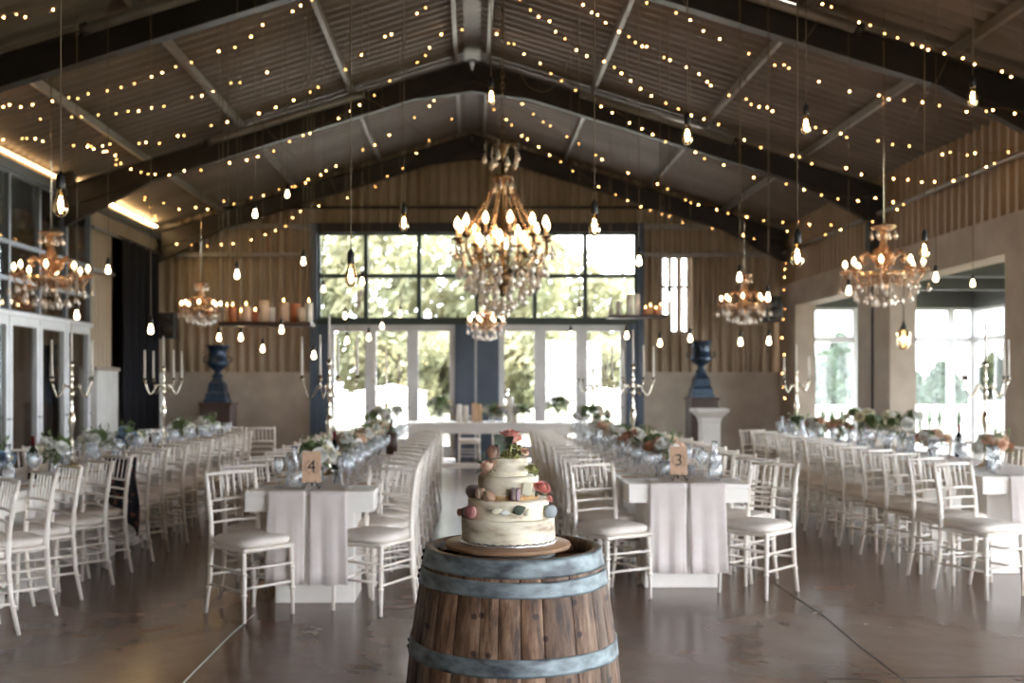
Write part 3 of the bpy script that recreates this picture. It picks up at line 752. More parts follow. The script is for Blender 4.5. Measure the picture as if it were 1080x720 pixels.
# ------------------------------------------------------------------ flowers
def rose(mb, c, r, rnd, axis=None, layers=4):
    ax = (axis or Vector((0,0,1))).normalized(); q = Vector((0,0,1)).rotation_difference(ax).to_matrix()
    c = Vector(c)
    for L in range(layers):
        rr = r*(.30+.70*L/(layers-1)); n = 3+L; h = r*(1.15-.45*L/(layers-1)); 
        for k in range(n):
            a0 = TAU*k/n+L*.7+rnd.random()*.3; sp = TAU/n*.75
            vs = []; fs = []
            for i in range(5):
                u = i/4*2-1
                for j in range(4):
                    v = j/3; a = a0+u*sp*(.55+.45*v); rad = rr*(sin(v*PI*.5)**.6)*(1+.10*v*v+(.16 if L == layers-1 else .04)*v**3)
                    z = -r*.55+h*1.25*v*(1-.18*u*u) - (r*.30*v**4 if L == layers-1 else 0)
                    vs.append(c+q@Vector((rad*cos(a), rad*sin(a), z)))
            for i in range(4):
                for j in range(3): fs.append((i*4+j,(i+1)*4+j,(i+1)*4+j+1,i*4+j+1))
            mb.add(vs, fs, True)
    return mb
def leaf(mb, p, d, L, w, up=Vector((0,0,1)), curl=.15):
    p = Vector(p); d = Vector(d).normalized(); s = d.cross(up)
    if s.length < .05: s = d.orthogonal()
    s.normalize(); n = s.cross(d); vs = []; fs = []; K = 5
    for i in range(K+1):
        t = i/K; ww = w*.5*sin(PI*min(1,max(.02,t**.8))) ; c = p+d*(L*t)+n*(-curl*L*t*t)
        vs += [c-s*ww+n*ww*.25, c, c+s*ww+n*ww*.25]
    for i in range(K):
        for j in range(2): fs.append((i*3+j,i*3+j+1,i*3+4+j,i*3+3+j))
    return mb.add(vs, fs, True)
def make_bouquet(cols, seed, tall=False, wide=1.0, name='flower_arrangement'):
    rnd = random.Random(seed); t = empty(name, cat='flower arrangement'); h0 = .20 if tall else .10
    MB().lathe([(.045,0),(.05,.01),(.045,h0*.6),(.04,h0),(.038,h0),(.042,h0*.6),(.046,.014),(.0001,.012)],12).build('vase','wine_glass',t)
    mb = MB(); R = .13*wide
    for k in range(110 if tall else 80):
        a = rnd.random()*TAU; el = rnd.uniform(-.25,1.25); d = Vector((cos(a)*cos(el)*wide, sin(a)*cos(el), sin(el)*.8))
        leaf(mb, Vector((0,0,h0+.04))+d*R*rnd.uniform(.3,.9), d+Vector((0,0,rnd.uniform(-.4,.3))), rnd.uniform(.05,.10), rnd.uniform(.022,.04), curl=rnd.uniform(-.1,.4))
    for k in range(7):
        a = rnd.random()*TAU; d = Vector((cos(a)*.6*wide, sin(a)*.6, 1)).normalized()
        mb.tube([(0,0,h0*.4), Vector((0,0,h0))+d*.08, Vector((0,0,h0))+d*.2], .003, 5)
        for q in range(4): leaf(mb, Vector((0,0,h0))+d*(.12+.035*q), d+Vector((rnd.uniform(-1,1),rnd.uniform(-1,1),0))*.7, .06, .018)
    mb.build('foliage','green_leaf',t, kind='stuff')
    for k in range(11):
        a = TAU*k/11*2.4; el = .1+1.2*rnd.random(); d = Vector((cos(a)*cos(el)*wide, sin(a)*cos(el), sin(el)*.75))
        m = MB(); m.tube([(0,0,h0*.8), Vector((0,0,h0+.03))+d*R*.6, Vector((0,0,h0+.055))+d*R*1.05],.0025,5,False); rose(m, Vector((0,0,h0+.055))+d*R*1.08, rnd.uniform(.038,.055), rnd, d); m.build('blossom', cols[k%len(cols)], t)
    return t
B1 = Proto(lambda: make_bouquet(['peach','cream_petal','rust_petal','white_petal'],1))
B2 = Proto(lambda: make_bouquet(['white_petal','cream_petal','white_petal','green_leaf'],2))
B3 = Proto(lambda: make_bouquet(['blue_petal','cream_petal','green_leaf','white_petal'],3))
B4 = Proto(lambda: make_bouquet(['cream_petal','green_leaf','white_petal','green_leaf'],4,True,1.45))
fl = [(B1,1.50,7.75,'peach and cream roses beside the number three card on table three'),(B2,1.56,8.3,'white and cream flowers, second arrangement along table three'),(B1,1.50,9.1,'peach and rust roses, third arrangement along table three'),
      (B2,1.52,10.3,'white flowers, fourth arrangement along table three'),(B1,1.50,11.3,'peach roses, fifth arrangement along table three'),(B4,1.5,12.5,'spreading greenery arrangement at the far end of table three'),
      (B2,-1.12,7.2,'white flowers and greenery behind the number four card'),(B1,-1.05,8.5,'peach and rust roses, second arrangement along table four'),(B1,-1.02,9.3,'peach and cream roses, third arrangement along table four'),
      (B2,-1.05,10.2,'white flowers, fourth arrangement along table four'),(B1,-1.05,11.3,'peach roses, fifth arrangement along table four'),(B4,-1.05,12.4,'spreading greenery arrangement at the far end of table four'),
      (B3,-3.40,7.0,'blue and cream flowers nearest the camera on the left table'),(B2,-3.25,7.75,'cream flowers right of the wine bottle on the left table'),(B2,-3.40,9.0,'cream flowers right of the near brass candelabra, left table'),
      (B3,-3.38,9.75,'pale blue green flower arrangement before the black curtain'),(B2,-3.4,11.6,'white flowers beside the far left candelabra'),(B2,-3.38,12.7,'cream flowers at the far end of the left table'),
      (B1,4.30,8.2,'rust flowers nearest the camera on the right pillar table'),(B1,4.2,9.1,'small peach flowers left of the wine bottle, right pillar table'),(B4,4.32,10.0,'wide dark greenery arrangement in the middle of the right table'),
      (B4,4.30,11.0,'wide greenery arrangement before the grey pillar'),(B1,4.3,11.7,'rust flowers left of the grey pillar on the right table'),(B1,4.25,12.3,'small rust flowers near the far end of the right table'),(B2,4.3,13.1,'green flowers at the far end of the right table')]
for b,x,y,l in fl: b.put((x,y,TZ+.004), random.random()*6, l, 'flower arrangements on the long tables')

# ------------------------------------------------------------------ candelabras
def make_candelabra(mat='silver_brass'):
    t = empty('candelabra', cat='candelabra')
    MB().lathe([(.075,0),(.075,.008),(.06,.016),(.03,.03),(.014,.05),(.012,.10),(.022,.12),(.012,.14),(.010,.22),(.014,.30),(.026,.36),(.030,.40),(.022,.45),(.010,.48),(.018,.50),(.010,.52),
                 (.010,.58),(.020,.60),(.022,.62),(.010,.65),(.010,.72),(.018,.74),(.009,.76),(.009,.84),(.022,.855),(.014,.865),(.014,.89),(.0001,.89)],12).build('stem',mat,t)
    def cup(c): return MB().lathe([(.0001,-.012),(.008,-.01),(.024,0),(.024,.004),(.012,.006),(.014,.03),(.0001,.03)],10,c=c)
    for k in range(4):
        a = TAU*k/4+.3; d = Vector((cos(a),sin(a),0)); pts = []
        for i in range(15):
            u = i/14; r = .01+.21*u; z = .64+.045*sin(u*TAU*1.05+PI*.05)*(1 if u < .5 else 1.1)+(.06*max(0,u-.75)*4 if u > .75 else 0)
            pts.append(d*r+Vector((0,0,z)))
        arm = MB().tube(pts, .006, 6); arm.tube([d*.05+Vector((0,0,.67)), d*.08+Vector((0,0,.70)), d*.10+Vector((0,0,.675)), d*.085+Vector((0,0,.655))], .004, 5)
        A = arm.build('arm',mat,t); e = pts[-1]; cup(e+Vector((0,0,.012))).build('candle_cup',mat,A)
        MB().tube([e+Vector((0,0,.03)), e+Vector((0,0,.34))], .011, 8, rs=[.0115,.008]).build('taper_candle','wax',t)
    MB().tube([(0,0,.885),(0,0,1.22)], .011, 8, rs=[.0115,.008]).build('taper_candle','wax',t)
    return t
cand = Proto(make_candelabra)
for x,y,r,l in [(-3.38,8.4,.9,'near candelabra with tall white tapers on the left table'),(-3.38,10.9,.5,'far candelabra with white tapers before the black curtain'),(-1.09,7.6,1.1,'near candelabra with white tapers behind the number four card'),
                (-1.06,12.3,.6,'far candelabra on table four against the glass doors'),(1.55,9.6,0,'near candelabra with white tapers on table three'),(1.53,12.6,.2,'far candelabra on table three against the glass doors'),
                (4.33,8.4,.1,'near candelabra on the right table against the verandah windows'),(4.30,13.2,.2,'far candelabra with white tapers by the grey pillar')]:
    cand.put((x,y,TZ+.004), r, l, 'candelabras on the long tables')

# ------------------------------------------------------------------ head table
ht = empty('head_table', (.45,16.5,0), label='long white head table across the far end of the hall', cat='table')
MB().bbox(-1.55,1.55,0,.8,.78,.84,.006).build('tabletop','table',ht)
for x in (-1.0,.05,1.1): MB().box(x-.05,x+.05,.06,.70,0,.78).build('leg_panel','table',ht)
MB().box(-1.4,1.4,.10,.16,.08,.16).build('rail','table',ht)
MB().box(-1.52,1.52,.02,.06,.66,.78).build('apron','table',ht)
for px,h,w,m,l in [(484,.30,.05,'wax','left of a trio of white pillar candles on the head table'),(491,.28,.05,'wax','middle white pillar candle of the trio on the head table'),(501,.32,.055,'ivory_wax','blush pillar candle on the head table'),
                 (506,.30,.045,'ivory_wax','slim blush pillar candle on the head table'),(538,.42,.06,'wax','tallest white pillar candle on the head table'),(543,.30,.05,'wax','white pillar candle right of the tallest one, head table')]:
    x = (px-VX)*16.6/F
    o = MB().lathe([(w,0),(w,h*.96),(w*.85,h),(w*.2,h*.985),(.003,h+.01),(.0001,h+.03)],14).build('pillar_candle',m,None,loc=(x,16.75,.841)); tag(o,l,'candle','pillar candles on the head table')
for px,b,l in [(464,B4,'dark greenery arrangement at the left end of the head table'),(518,B2,'white and green flowers before the blue panel on the head table'),(528,B1,'small rust flowers at the middle of the head table'),
               (550,B2,'small white flowers right of the tall candle, head table'),(589,B4,'greenery arrangement at the right end of the head table')]:
    b.put(((px-VX)*16.7/F,16.7,.841), 1.3, l, 'flower arrangements on the head table')

# ------------------------------------------------------------------ urns, plinths, speakers
def urn(x,y,z,l):
    t = empty('garden_urn', (x,y,z), label=l, cat='urn')
    MB().lathe([(.29,0),(.29,.05),(.26,.06),(.25,.16),(.21,.20),(.19,.34),(.13,.40),(.10,.46)],4,a0=PI/4).build('pedestal_foot','urn',t)
    MB().lathe([(.09,.45),(.11,.48),(.055,.53),(.06,.57),(.15,.63),(.19,.68),(.195,.74),(.165,.77),(.16,.92),(.19,.99),(.22,1.01),(.22,1.03),(.18,1.03),(.14,.93),(.0001,.75)],20).build('bowl','urn',t)
    for sx in (-1,1): MB().tube([(sx*.18,0,.72),(sx*.25,0,.74),(sx*.26,0,.80),(sx*.20,0,.83)],.014,6).build('handle','urn',t)
def plinth(x,y,w,z,mat,l,nm='wood_plinth'):
    t = empty(nm,(x,y,0),label=l,cat='plinth')
    MB().bbox(-w/2,w/2,-w/2,w/2,.08,z-.05,.01).build('body',mat,t); MB().bbox(-w/2-.02,w/2+.02,-w/2-.02,w/2+.02,z-.05,z,.008).build('top_slab',mat,t); MB().bbox(-w/2-.03,w/2+.03,-w/2-.03,w/2+.03,0,.08,.01).build('base_moulding',mat,t)
plinth(-4.58,18.0,.54,1.15,'dark_wood','dark wooden plinth under the left urn'); urn(-4.60,18.0,1.151,'dark blue-black garden urn on a wooden plinth, left of the windows')
plinth(4.20,18.2,.50,1.24,'dark_wood','dark wooden plinth behind the white pedestal, right'); urn(4.18,18.2,1.241,'blue garden urn on a wooden plinth, right of the windows')
pt = empty('white_pedestal',(4.12,17.3,0),label='white pedestal with a flared top in front of the right urn',cat='pedestal')
MB().lathe([(.24,0),(.24,.06),(.22,.08)],4,a0=PI/4).build('base','white_wall',pt); MB().lathe([(.22,.07),(.22,.80),(.25,.90),(.38,1.0)],4,a0=PI/4).build('shaft','white_wall',pt); MB().lathe([(.39,.995),(.40,1.01),(.40,1.06)],4,a0=PI/4).build('top_plate','white_wall',pt)
for x,y,z,l in [(-5.55,18.2,2.55,'black loudspeaker in the back left corner beside the curtain'),(5.60,18.6,2.88,'black loudspeaker in the back right corner')]:
    t = empty('wall_mounted_loudspeaker',(x,y,z),label=l,cat='loudspeaker',group='wall loudspeakers')
    MB().bbox(-.15,.15,-.14,.14,-.24,.24,.02).build('cabinet','black',t)
    MB().lathe([(.11,0),(.10,.012),(.03,.03),(.0001,.02)],16,mat=Matrix.Translation((0,-.142,-.07))@Matrix.Rotation(PI/2,4,'X')).build('woofer','steel_dark',t)
    MB().lathe([(.045,0),(.04,.008),(.0001,.012)],12,mat=Matrix.Translation((0,-.142,.13))@Matrix.Rotation(PI/2,4,'X')).build('tweeter','steel_dark',t)
    MB().tube([(0,.14,0),(-.05 if x < 0 else .05,.45,0),(-.35 if x < 0 else .35,.45,0)],.02,8).build('bracket','black',t)

# ------------------------------------------------------------------ hanging shelves with candles
def shelf(x0,x1,y,z,l,cands,lab):
    t = empty('hanging_shelf',((x0+x1)/2,y,z),label=l,cat='shelf')
    w = (x1-x0)/2
    MB().bbox(-w,w,-.16,.16,-.045,0,.005).build('board','dark_wood',t)
    for sx in (-1,1):
        for sy in (-1,1):
            zt = roofz(x0+w+sx*(w-.04))-z-.1
            MB().tube([(sx*(w-.04),sy*.12,-.05),(sx*(w-.04),sy*.12,zt)],.005,5).build('rope','cord',t)
    for i,(u,dy,r,h,m,lit) in enumerate(cands):
        o = MB().lathe([(r,0),(r,h*.97),(r*.85,h),(r*.3,h*.97),(.0001,h*.965)],14).build('pillar_candle',m,None,loc=(x0+u*(x1-x0),y+dy,z+.001))
        tag(o,'%s pillar candle %s, %s from the left' % ({'wax':'white','ivory_wax':'ivory','orange_wax':'glowing orange'}[m]+(' lit' if lit else ''), lab, ORD[i]),'candle','pillar candles on hanging shelves')
        MB().tube([(0,0,h*.96),(0,0,h+.012)],.0015,5).build('wick','black',o)
        if lit: MB().lathe([(.0001,0),(.008,.012),(.006,.025),(.0001,.045)],8,c=(0,0,h+.008)).build('flame','flame',o)
Z = 2.16; Ys = 11.0
def SX(px): return (px-VX)*Ys/F
c1 = [(.05,.03,.04,.17,'ivory_wax',1),(.13,-.04,.045,.17,'orange_wax',1),(.20,.05,.03,.11,'ivory_wax',1),(.27,-.02,.05,.18,'ivory_wax',1),(.36,.03,.038,.12,'orange_wax',1),(.47,-.04,.055,.24,'ivory_wax',0),(.54,.05,.035,.17,'wax',0),(.68,0,.06,.22,'ivory_wax',1),(.80,.05,.055,.21,'orange_wax',0),(.88,-.06,.045,.16,'ivory_wax',0),(.95,.03,.045,.22,'wax',1)]
shelf(SX(234),SX(330),Ys,Z,'dark wooden shelf hung on ropes left of the big window',c1,'on the left hanging shelf')
c2 = [(.06,0,.035,.13,'wax',0),(.20,.04,.05,.22,'wax',0),(.38,-.03,.055,.32,'wax',0),(.52,.05,.045,.34,'wax',0),(.66,-.03,.04,.10,'orange_wax',1),(.76,.04,.04,.14,'ivory_wax',1),(.84,-.04,.035,.09,'orange_wax',1),(.93,.02,.04,.15,'ivory_wax',1)]
Y2 = 15.6; shelf((641-VX)*Y2/F,(701-VX)*Y2/F,Y2,EYE+(405-332.5)*Y2/F,'dark wooden shelf hung before the slotted wall, right of the window',c2,'on the right hanging shelf')

# ------------------------------------------------------------------ pendant bulbs
def make_pendant(edison=True):
    t = empty('pendant_bulb', cat='pendant light')
    if edison:
        g = MB().lathe([(.013,.062),(.0155,.05),(.020,.028),(.029,.0),(.032,-.018),(.030,-.036),(.020,-.052),(.007,-.060),(.0001,-.061)],14).build('glass_bulb','bulb_glass',t)
        f = MB()
        for k in range(4):
            a = TAU*k/4; f.tube([(.004*cos(a),.004*sin(a),.028),(.011*cos(a),.011*sin(a),-.004),(.006*cos(a),.006*sin(a),-.034)],.0016,5)
        f.build('filament','filament',g)
        MB().ball(.011,(0,0,-.012),8,6,(1,1,1.9)).build('glow_core','bulb_hot',g)
    else:
        g = MB().lathe([(.012,.062),(.013,.045),(.018,.026),(.024,.006),(.023,-.010),(.014,-.022),(.0001,-.027)],12).build('glass_bulb','bulb_round',t)
    MB().lathe([(.0001,.135),(.006,.132),(.012,.118),(.018,.112),(.019,.062),(.017,.058),(.0001,.056)],12).build('socket','black',t)
    MB().tube([(0,0,.13),(0,0,1.13)],.0032,5).build('cord','cord',t)
    return t
PE = make_pendant(True); PR = make_pendant(False); usedp = {}
def pendant(px,py,w,l,kind=None):
    Y = min(F*.064/w, 17.5); p = at(px,py,Y)
    if abs(p.x) > 5.8: s = 5.8/abs(p.x); Y *= s; p = at(px,py,Y)
    src = PE if (w >= 8.6) else PR
    if id(src) not in usedp: usedp[id(src)] = 1; o = src
    else: o = copy_tree(src)
    o.location = p; o['label'] = l; o['group'] = 'pendant filament bulbs'
    for k in o.children:
        if k.name.startswith('cord'):
            k.scale = (1,1,roofz(p.x)-.03-p.z-.13); k.location = (0,0,.13*(1-k.scale[2]))
    return o
PL = [(64,214,16,'large clear filament bulb nearest the camera, above the left chandelier'),(518,101,10,'clear filament bulb beside the chain of the grand chandelier'),(725,142,11.5,'clear filament bulb upper right, left of the pair by the roof beam'),
(850,131,11,'clear filament bulb hanging high, middle of the three upper right'),(1026,102,11,'highest clear filament bulb, at the upper right by the corrugated wall'),(627,237,13,'clear filament bulb before the top right window panes'),
(370,290,13.5,'large clear filament bulb before the left window panes'),(841,269,13.5,'large clear filament bulb left of the right chandelier'),(426,234,10,'clear filament bulb at the top of the left window panes'),
(303,206,6,'small bulb high against the back gable, left of the window, upper'),(269,227,7,'small bulb high against the back gable, left of the window, lower'),(114,286,7,'small bulb before the corrugated strip right of the left chandelier'),
(250,291,7.5,'small bulb above the left candle shelf'),(81,334,7.5,'small bulb under the left chandelier'),(159,349,8,'small bulb hanging in front of the black curtain'),(320,277,6.5,'small bulb above the right end of the left candle shelf'),
(382,298,6,'small bulb right behind the large filament bulb, left window'),(341,306,5.2,'tiny bulb at the lower left window pane edge'),(364,334,5.2,'tiny bulb at the bottom of the lower left window pane'),(231,357,6,'small bulb just above the left urn'),
(254,357,6,'small bulb right of the left urn rim'),(277,369,6,'lowest small bulb under the left candle shelf'),(297,349,6.5,'small bulb directly under the left candle shelf'),(331,376,6.5,'small bulb before the blue post left of the doors'),
(366,360,5.4,'small bulb before the first glass door, left one'),(389,357,5.6,'small bulb before the first glass door, right one'),(403,345,5,'tiny bulb at the top of the second glass door'),(422,332,5,'tiny bulb at the sill of the third window pane'),
(674,277,8,'bulb at the right edge of the big window'),(780,294,7.5,'small bulb right above the right rear chandelier'),(810,315,7,'small bulb touching the right side of the right rear chandelier'),(706,314,6,'small bulb in front of the slotted wall'),
(611,330,6,'small bulb at the sill of the right window panes'),(602,354,5.2,'tiny bulb before the second door from the right'),(661,355,6,'small bulb before the blue post right of the doors'),(696,363,6.2,'small bulb on the corrugated wall left of the right urn'),
(728,358,6,'small bulb touching the rim of the right urn'),(781,362,6.6,'small bulb under the right rear chandelier'),(811,361,6.6,'small bulb right of the one under the right rear chandelier'),(975,263,10.5,'clear filament bulb at the right arm of the right chandelier'),
(987,294,7.5,'small bulb below right of the right chandelier'),(895,308,7,'small bulb at the lower left of the right chandelier'),(1026,300,5.6,'tiny round bulb before the dark verandah ceiling')]
for p in PL: pendant(*p)
# glass lantern on the pillar corner
lt = empty('wall_lantern', tuple(at(953,356,13.6)), label='glass lantern hanging at the edge of the grey pillar', cat='lantern')
MB().lathe([(.02,.17),(.05,.12),(.09,.08),(.095,-.08),(.06,-.16),(.0001,-.17)],6).build('glass_shade','bulb_glass',lt); MB().lathe([(.0001,.24),(.015,.23),(.03,.18),(.055,.12),(.05,.12),(.0001,.14)],6).build('cap','black',lt); MB().ball(.04,(0,0,-.02)).build('lamp_bulb','bulb_round',lt)
MB().tube([(0,0,.23),(0,0,2.95-lt.location.z)],.006,5).build('hanging_rod','black',lt)

# ------------------------------------------------------------------ crystal chandeliers
def drop(mb, c, s=1.0, chain=.0):
    c = Vector(c)
    for k in range(int(chain/.022)): mb.ball(.006*s, c-Vector((0,0,.022*k)), 6, 4)
    b = c-Vector((0,0,chain))
    mb.lathe([(.0001,0),(.006*s,-.012*s),(.008*s,-.02*s),(.019*s,-.050*s),(.017*s,-.062*s),(.0001,-.080*s)],7,c=b); return mb
def make_chandelier():
    t = empty('crystal_chandelier', cat='chandelier'); R = .36
    MB().lathe([(.0001,-.10),(.03,-.085),(.05,-.05),(.035,-.02),(.07,.0),(.09,.03),(.05,.06),(.035,.12),(.03,.22),(.055,.26),(.075,.31),(.04,.36),(.03,.43),(.05,.50),(.13,.54),(.125,.555),(.02,.545),(.01,.57),(.0001,.57)],14).build('column','amber_crystal',t)
    MB().tube([(0,0,.56),(0,0,1.56)],.006,6).build('chain','silver_brass',t)
    MB().lathe([(.02,-.03),(.14,-.01),(.20,.04),(.235,.09),(.20,.05),(.14,.005),(.02,-.045)],20).build('bowl','amber_crystal',t)
    for k in range(8):
        a = TAU*k/8+.2; d = Vector((cos(a),sin(a),0)); e = d*R+Vector((0,0,.09))
        pts = [d*.03+Vector((0,0,.03)), d*.10+Vector((0,0,-.01)), d*.20+Vector((0,0,-.035)), d*.30+Vector((0,0,-.01)), d*.355+Vector((0,0,.05)), e]
        A = MB().tube(pts,.0085,6).build('arm','amber_crystal',t)
        b = MB().lathe([(.01,-.01),(.055,.012),(.062,.028),(.05,.016),(.012,.004)],12,c=e); b.build('bobeche','amber_crystal',A)
        MB().lathe([(.013,.0),(.013,.06),(.0001,.062)],8,c=e+Vector((0,0,.005))).build('candle_sleeve','wax',A)
        MB().lathe([(.008,0),(.020,.018),(.021,.034),(.010,.060),(.0001,.075)],10,c=e+Vector((0,0,.065))).build('candle_bulb','bulb_hot',A)
        # upper decorative scroll leaves
        a2 = a+TAU/16; d2 = Vector((cos(a2),sin(a2),0))
        sc = MB().tube([d2*.04+Vector((0,0,.13)), d2*.10+Vector((0,0,.24)), d2*.17+Vector((0,0,.29)), d2*.225+Vector((0,0,.245)), d2*.20+Vector((0,0,.19)), d2*.165+Vector((0,0,.215))],.012,6,rs=[.012,.019,.024,.020,.013,.007])
        sc.build('scroll','amber_crystal',t)
        dr = MB(); drop(dr, e+d*.05, 1.25, .11); drop(dr, e-d*.045+Vector((0,0,0)), 1.1, .09); dr.build('crystal_drop','crystal',A)
        dr = MB(); drop(dr, d2*.18+Vector((0,0,.06)), 1.3, .19); dr.build('crystal_drop','crystal',t)
        dr = MB(); drop(dr, d*.09+Vector((0,0,.02)), 1.35, .17); dr.build('crystal_drop','crystal',t)
        dr = MB(); drop(dr, d2*.12+Vector((0,0,.54)), 1.1, .03); dr.build('crystal_drop','crystal',t)
        dr = MB(); drop(dr, d2*.27+Vector((0,0,.02)), 1.2, .13); dr.build('crystal_drop','crystal',t)
        bz = MB()
        for q in range(7): w = q/6; bz.ball(.007,(d*R*(1-w)+d2*.02*w)*(1)+Vector((0,0,.09-.09*sin(w*PI)+.11*w)),5,4)
        bz.build('bead_swag','crystal',A)
    return t
cry = Proto(make_chandelier)
for px,py,Y,s,l in [(54,301,10.4,1.0,'amber crystal chandelier near the left glass wall'),(932,297,9.9,1.0,'amber crystal chandelier before the right concrete beam'),(785,326,15.7,.98,'small crystal chandelier before the right part of the back wall'),
                  (212,330,17.0,.90,'small crystal chandelier before the left part of the back wall'),(513,346,17.0,.85,'small crystal chandelier seen directly below the grand one')]:
    p = at(px,py,Y); o = cry.put(p, random.random(), l, 'crystal chandeliers'); o.scale = (s,s,s)
    for k in o.children:
        if k.name.startswith('chain'): L = (roofz(p.x)-.03-p.z)/s-.56; k.scale = (1,1,L); k.location = (0,0,.56*(1-L))
# grand chandelier
GP = at(530,292,9.2)
gc = empty('grand_chandelier', GP, label='grand bronze chandelier with candle bulbs and crystal drops above the cake', cat='chandelier')
MB().lathe([(.0001,-.20),(.02,-.18),(.05,-.13),(.035,-.10),(.07,-.05),(.10,.02),(.05,.06),(.02,.10),(.02,.35),(.045,.38),(.05,.42),(.02,.46),(.018,.80),(.05,.86),(.10,.90),(.11,.93),(.02,.94),(.015,1.10),(.04,1.16),(.07,1.21),(.075,1.225),(.02,1.20),(.012,1.28),(.0001,1.28)],14).build('column','bronze',gc)
# chain links
nl = 0; z = 1.30; 
while z < RIDGE-GP.z-.12:
    mb = MB(); pts = []
    for i in range(13):
        a = TAU*i/12; pts.append((.016*cos(a) if nl%2 else 0, 0 if nl%2 else .016*cos(a), z+.032*sin(a)))
    mb.tube(pts,.0052,5,False); mb.build('chain_link','bronze',gc); z += .052; nl += 1
def garm(R, zb, ztip, a, inner=False):
    d = Vector((cos(a),sin(a),0))
    pts = [d*.06+Vector((0,0,.02)), d*.14+Vector((0,0,.12)), d*(R*.55)+Vector((0,0,.05)), d*(R*.85)+Vector((0,0,.10)), d*R+Vector((0,0,.22)), d*R+Vector((0,0,ztip))]
    A = MB().tube(pts,.009,6); 
    A.tube([d*R+Vector((0,0,.20)), d*(R+.05)+Vector((0,0,.17)), d*(R+.075)+Vector((0,0,.21)), d*(R+.05)+Vector((0,0,.245)), d*(R+.03)+Vector((0,0,.225))],.007,5)
    A.tube([d*(R*.6)+Vector((0,0,.06)), d*(R*.7)+Vector((0,0,.18)), d*(R*.6)+Vector((0,0,.22)), d*(R*.52)+Vector((0,0,.17))],.006,5)
    A = A.build('arm','bronze',gc); e = d*R+Vector((0,0,ztip))
    MB().lathe([(.008,-.02),(.045,.0),(.05,.012),(.012,.008)],10,c=e).build('bobeche','bronze',A)
    MB().lathe([(.013,0),(.013,.09),(.0001,.091)],8,c=e+Vector((0,0,.008))).build('candle_sleeve','ivory_wax',A)
    MB().lathe([(.009,0),(.025,.025),(.027,.05),(.015,.085),(.0001,.11)],10,c=e+Vector((0,0,.095))).build('candle_bulb','bulb_hot',A)
    dr = MB(); drop(dr, e+d*.05, 1.5, .06); drop(dr, e-d*.04, 1.3, .10); dr.build('crystal_drop','crystal',A)
for k in range(12): garm(.42,0,.34,TAU*k/12+.13)
for k in range(6): garm(.24,0,.20,TAU*k/6+.4)
# cage bars from the crown ring down over the bell, with beads
for k in range(10):
    a = TAU*k/10+.05; d = Vector((cos(a),sin(a),0))
    MB().tube([d*.08+Vector((0,0,.93)), d*.12+Vector((0,0,.82)), d*.17+Vector((0,0,.66)), d*.26+Vector((0,0,.54)), d*.30+Vector((0,0,.60)), d*.27+Vector((0,0,.63))],.007,5,rs=[.006,.008,.009,.009,.007,.005]).build('cage_bar','bronze',gc)
    b = MB()
    for q in range(16): w = q/15; b.ball(.014,d*(.09+.20*w**1.5)+Vector((0,0,.90-.42*w)),6,4)
    drop(b, d*.29+Vector((0,0,.48)), 1.3, 0); b.build('bead_strand','amber_crystal',gc)
    dr = MB(); drop(dr, d*(.165 if k%2 else .12)+Vector((0,0,1.22 if k%2 else 1.17)), 1.35, .07); MB().tube([(0,0,1.19), d*.09+Vector((0,0,1.26)), d*(.165 if k%2 else .12)+Vector((0,0,1.22 if k%2 else 1.17))],.004,5).build('crown_hook','bronze',gc); dr.build('crystal_drop','crystal',gc)
    dr = MB(); drop(dr, d*.10+Vector((0,0,.92)), 1.4, .03); dr.build('crystal_drop','crystal',gc)
for ring,(R,z,n,s) in enumerate([(.40,.16,14,2.0),(.33,.06,12,2.0),(.27,-.02,12,1.8),(.20,-.10,10,1.7),(.12,-.16,8,1.6),(.05,-.20,5,1.8)]):
    for k in range(n):
        a = TAU*k/n+ring*.4; dr = MB(); drop(dr,(R*cos(a),R*sin(a),z+random.uniform(-.02,.02)),s*random.uniform(.85,1.1),.03); dr.build('crystal_drop','crystal',gc)
MB().tube([(.33*cos(TAU*i/24),.33*sin(TAU*i/24),.07) for i in range(25)],.006,5,False).tube([(.20*cos(TAU*i/24),.20*sin(TAU*i/24),-.09) for i in range(25)],.005,5,False).build('hoop','bronze',gc)

# ------------------------------------------------------------------ fairy light strings
fb = MB().ball(.0085,(0,0,0),6,4)
fmesh = None; fdim = [None]
def fairy(pts, Y0, Y1, label, dx=14, sag=0):
    global fmesh
    P3 = []
    n = len(pts)
    for i,(px,py) in enumerate(pts): P3.append(at(px,py,Y0+(Y1-Y0)*i/(n-1)))
    t = MB().tube(P3,.0028,4,False).build('fairy_light_string','cord'); tag(t,label,'fairy lights','strings of fairy lights')
    # bulbs at uneven distances
    L = [0]
    for a,b in zip(P3,P3[1:]): L.append(L[-1]+(b-a).length)
    s = .05
    while s < L[-1]:
        for i in range(n-1):
            if L[i] <= s <= L[i+1]:
                p = P3[i].lerp(P3[i+1],(s-L[i])/(L[i+1]-L[i])); break
        p = p+Vector((random.uniform(-.02,.02),random.uniform(-.03,.03),-.02+random.uniform(-.03,.01)))
        if fmesh is None: o = fb.build('bulb','fairy',t); fmesh = o.data; 
        else: o = bpy.data.objects.new('bulb',fmesh); C.objects.link(o); o.parent = t
        if random.random() < .45:
            if fdim[0] is None: fdim[0] = fmesh.copy(); fdim[0].materials[0] = M['fairy_dim']
            o.data = fdim[0]
        o.location = p; s += dx/F*Y0*random.choice((.55,.8,1,1.2,1.4,2.3))
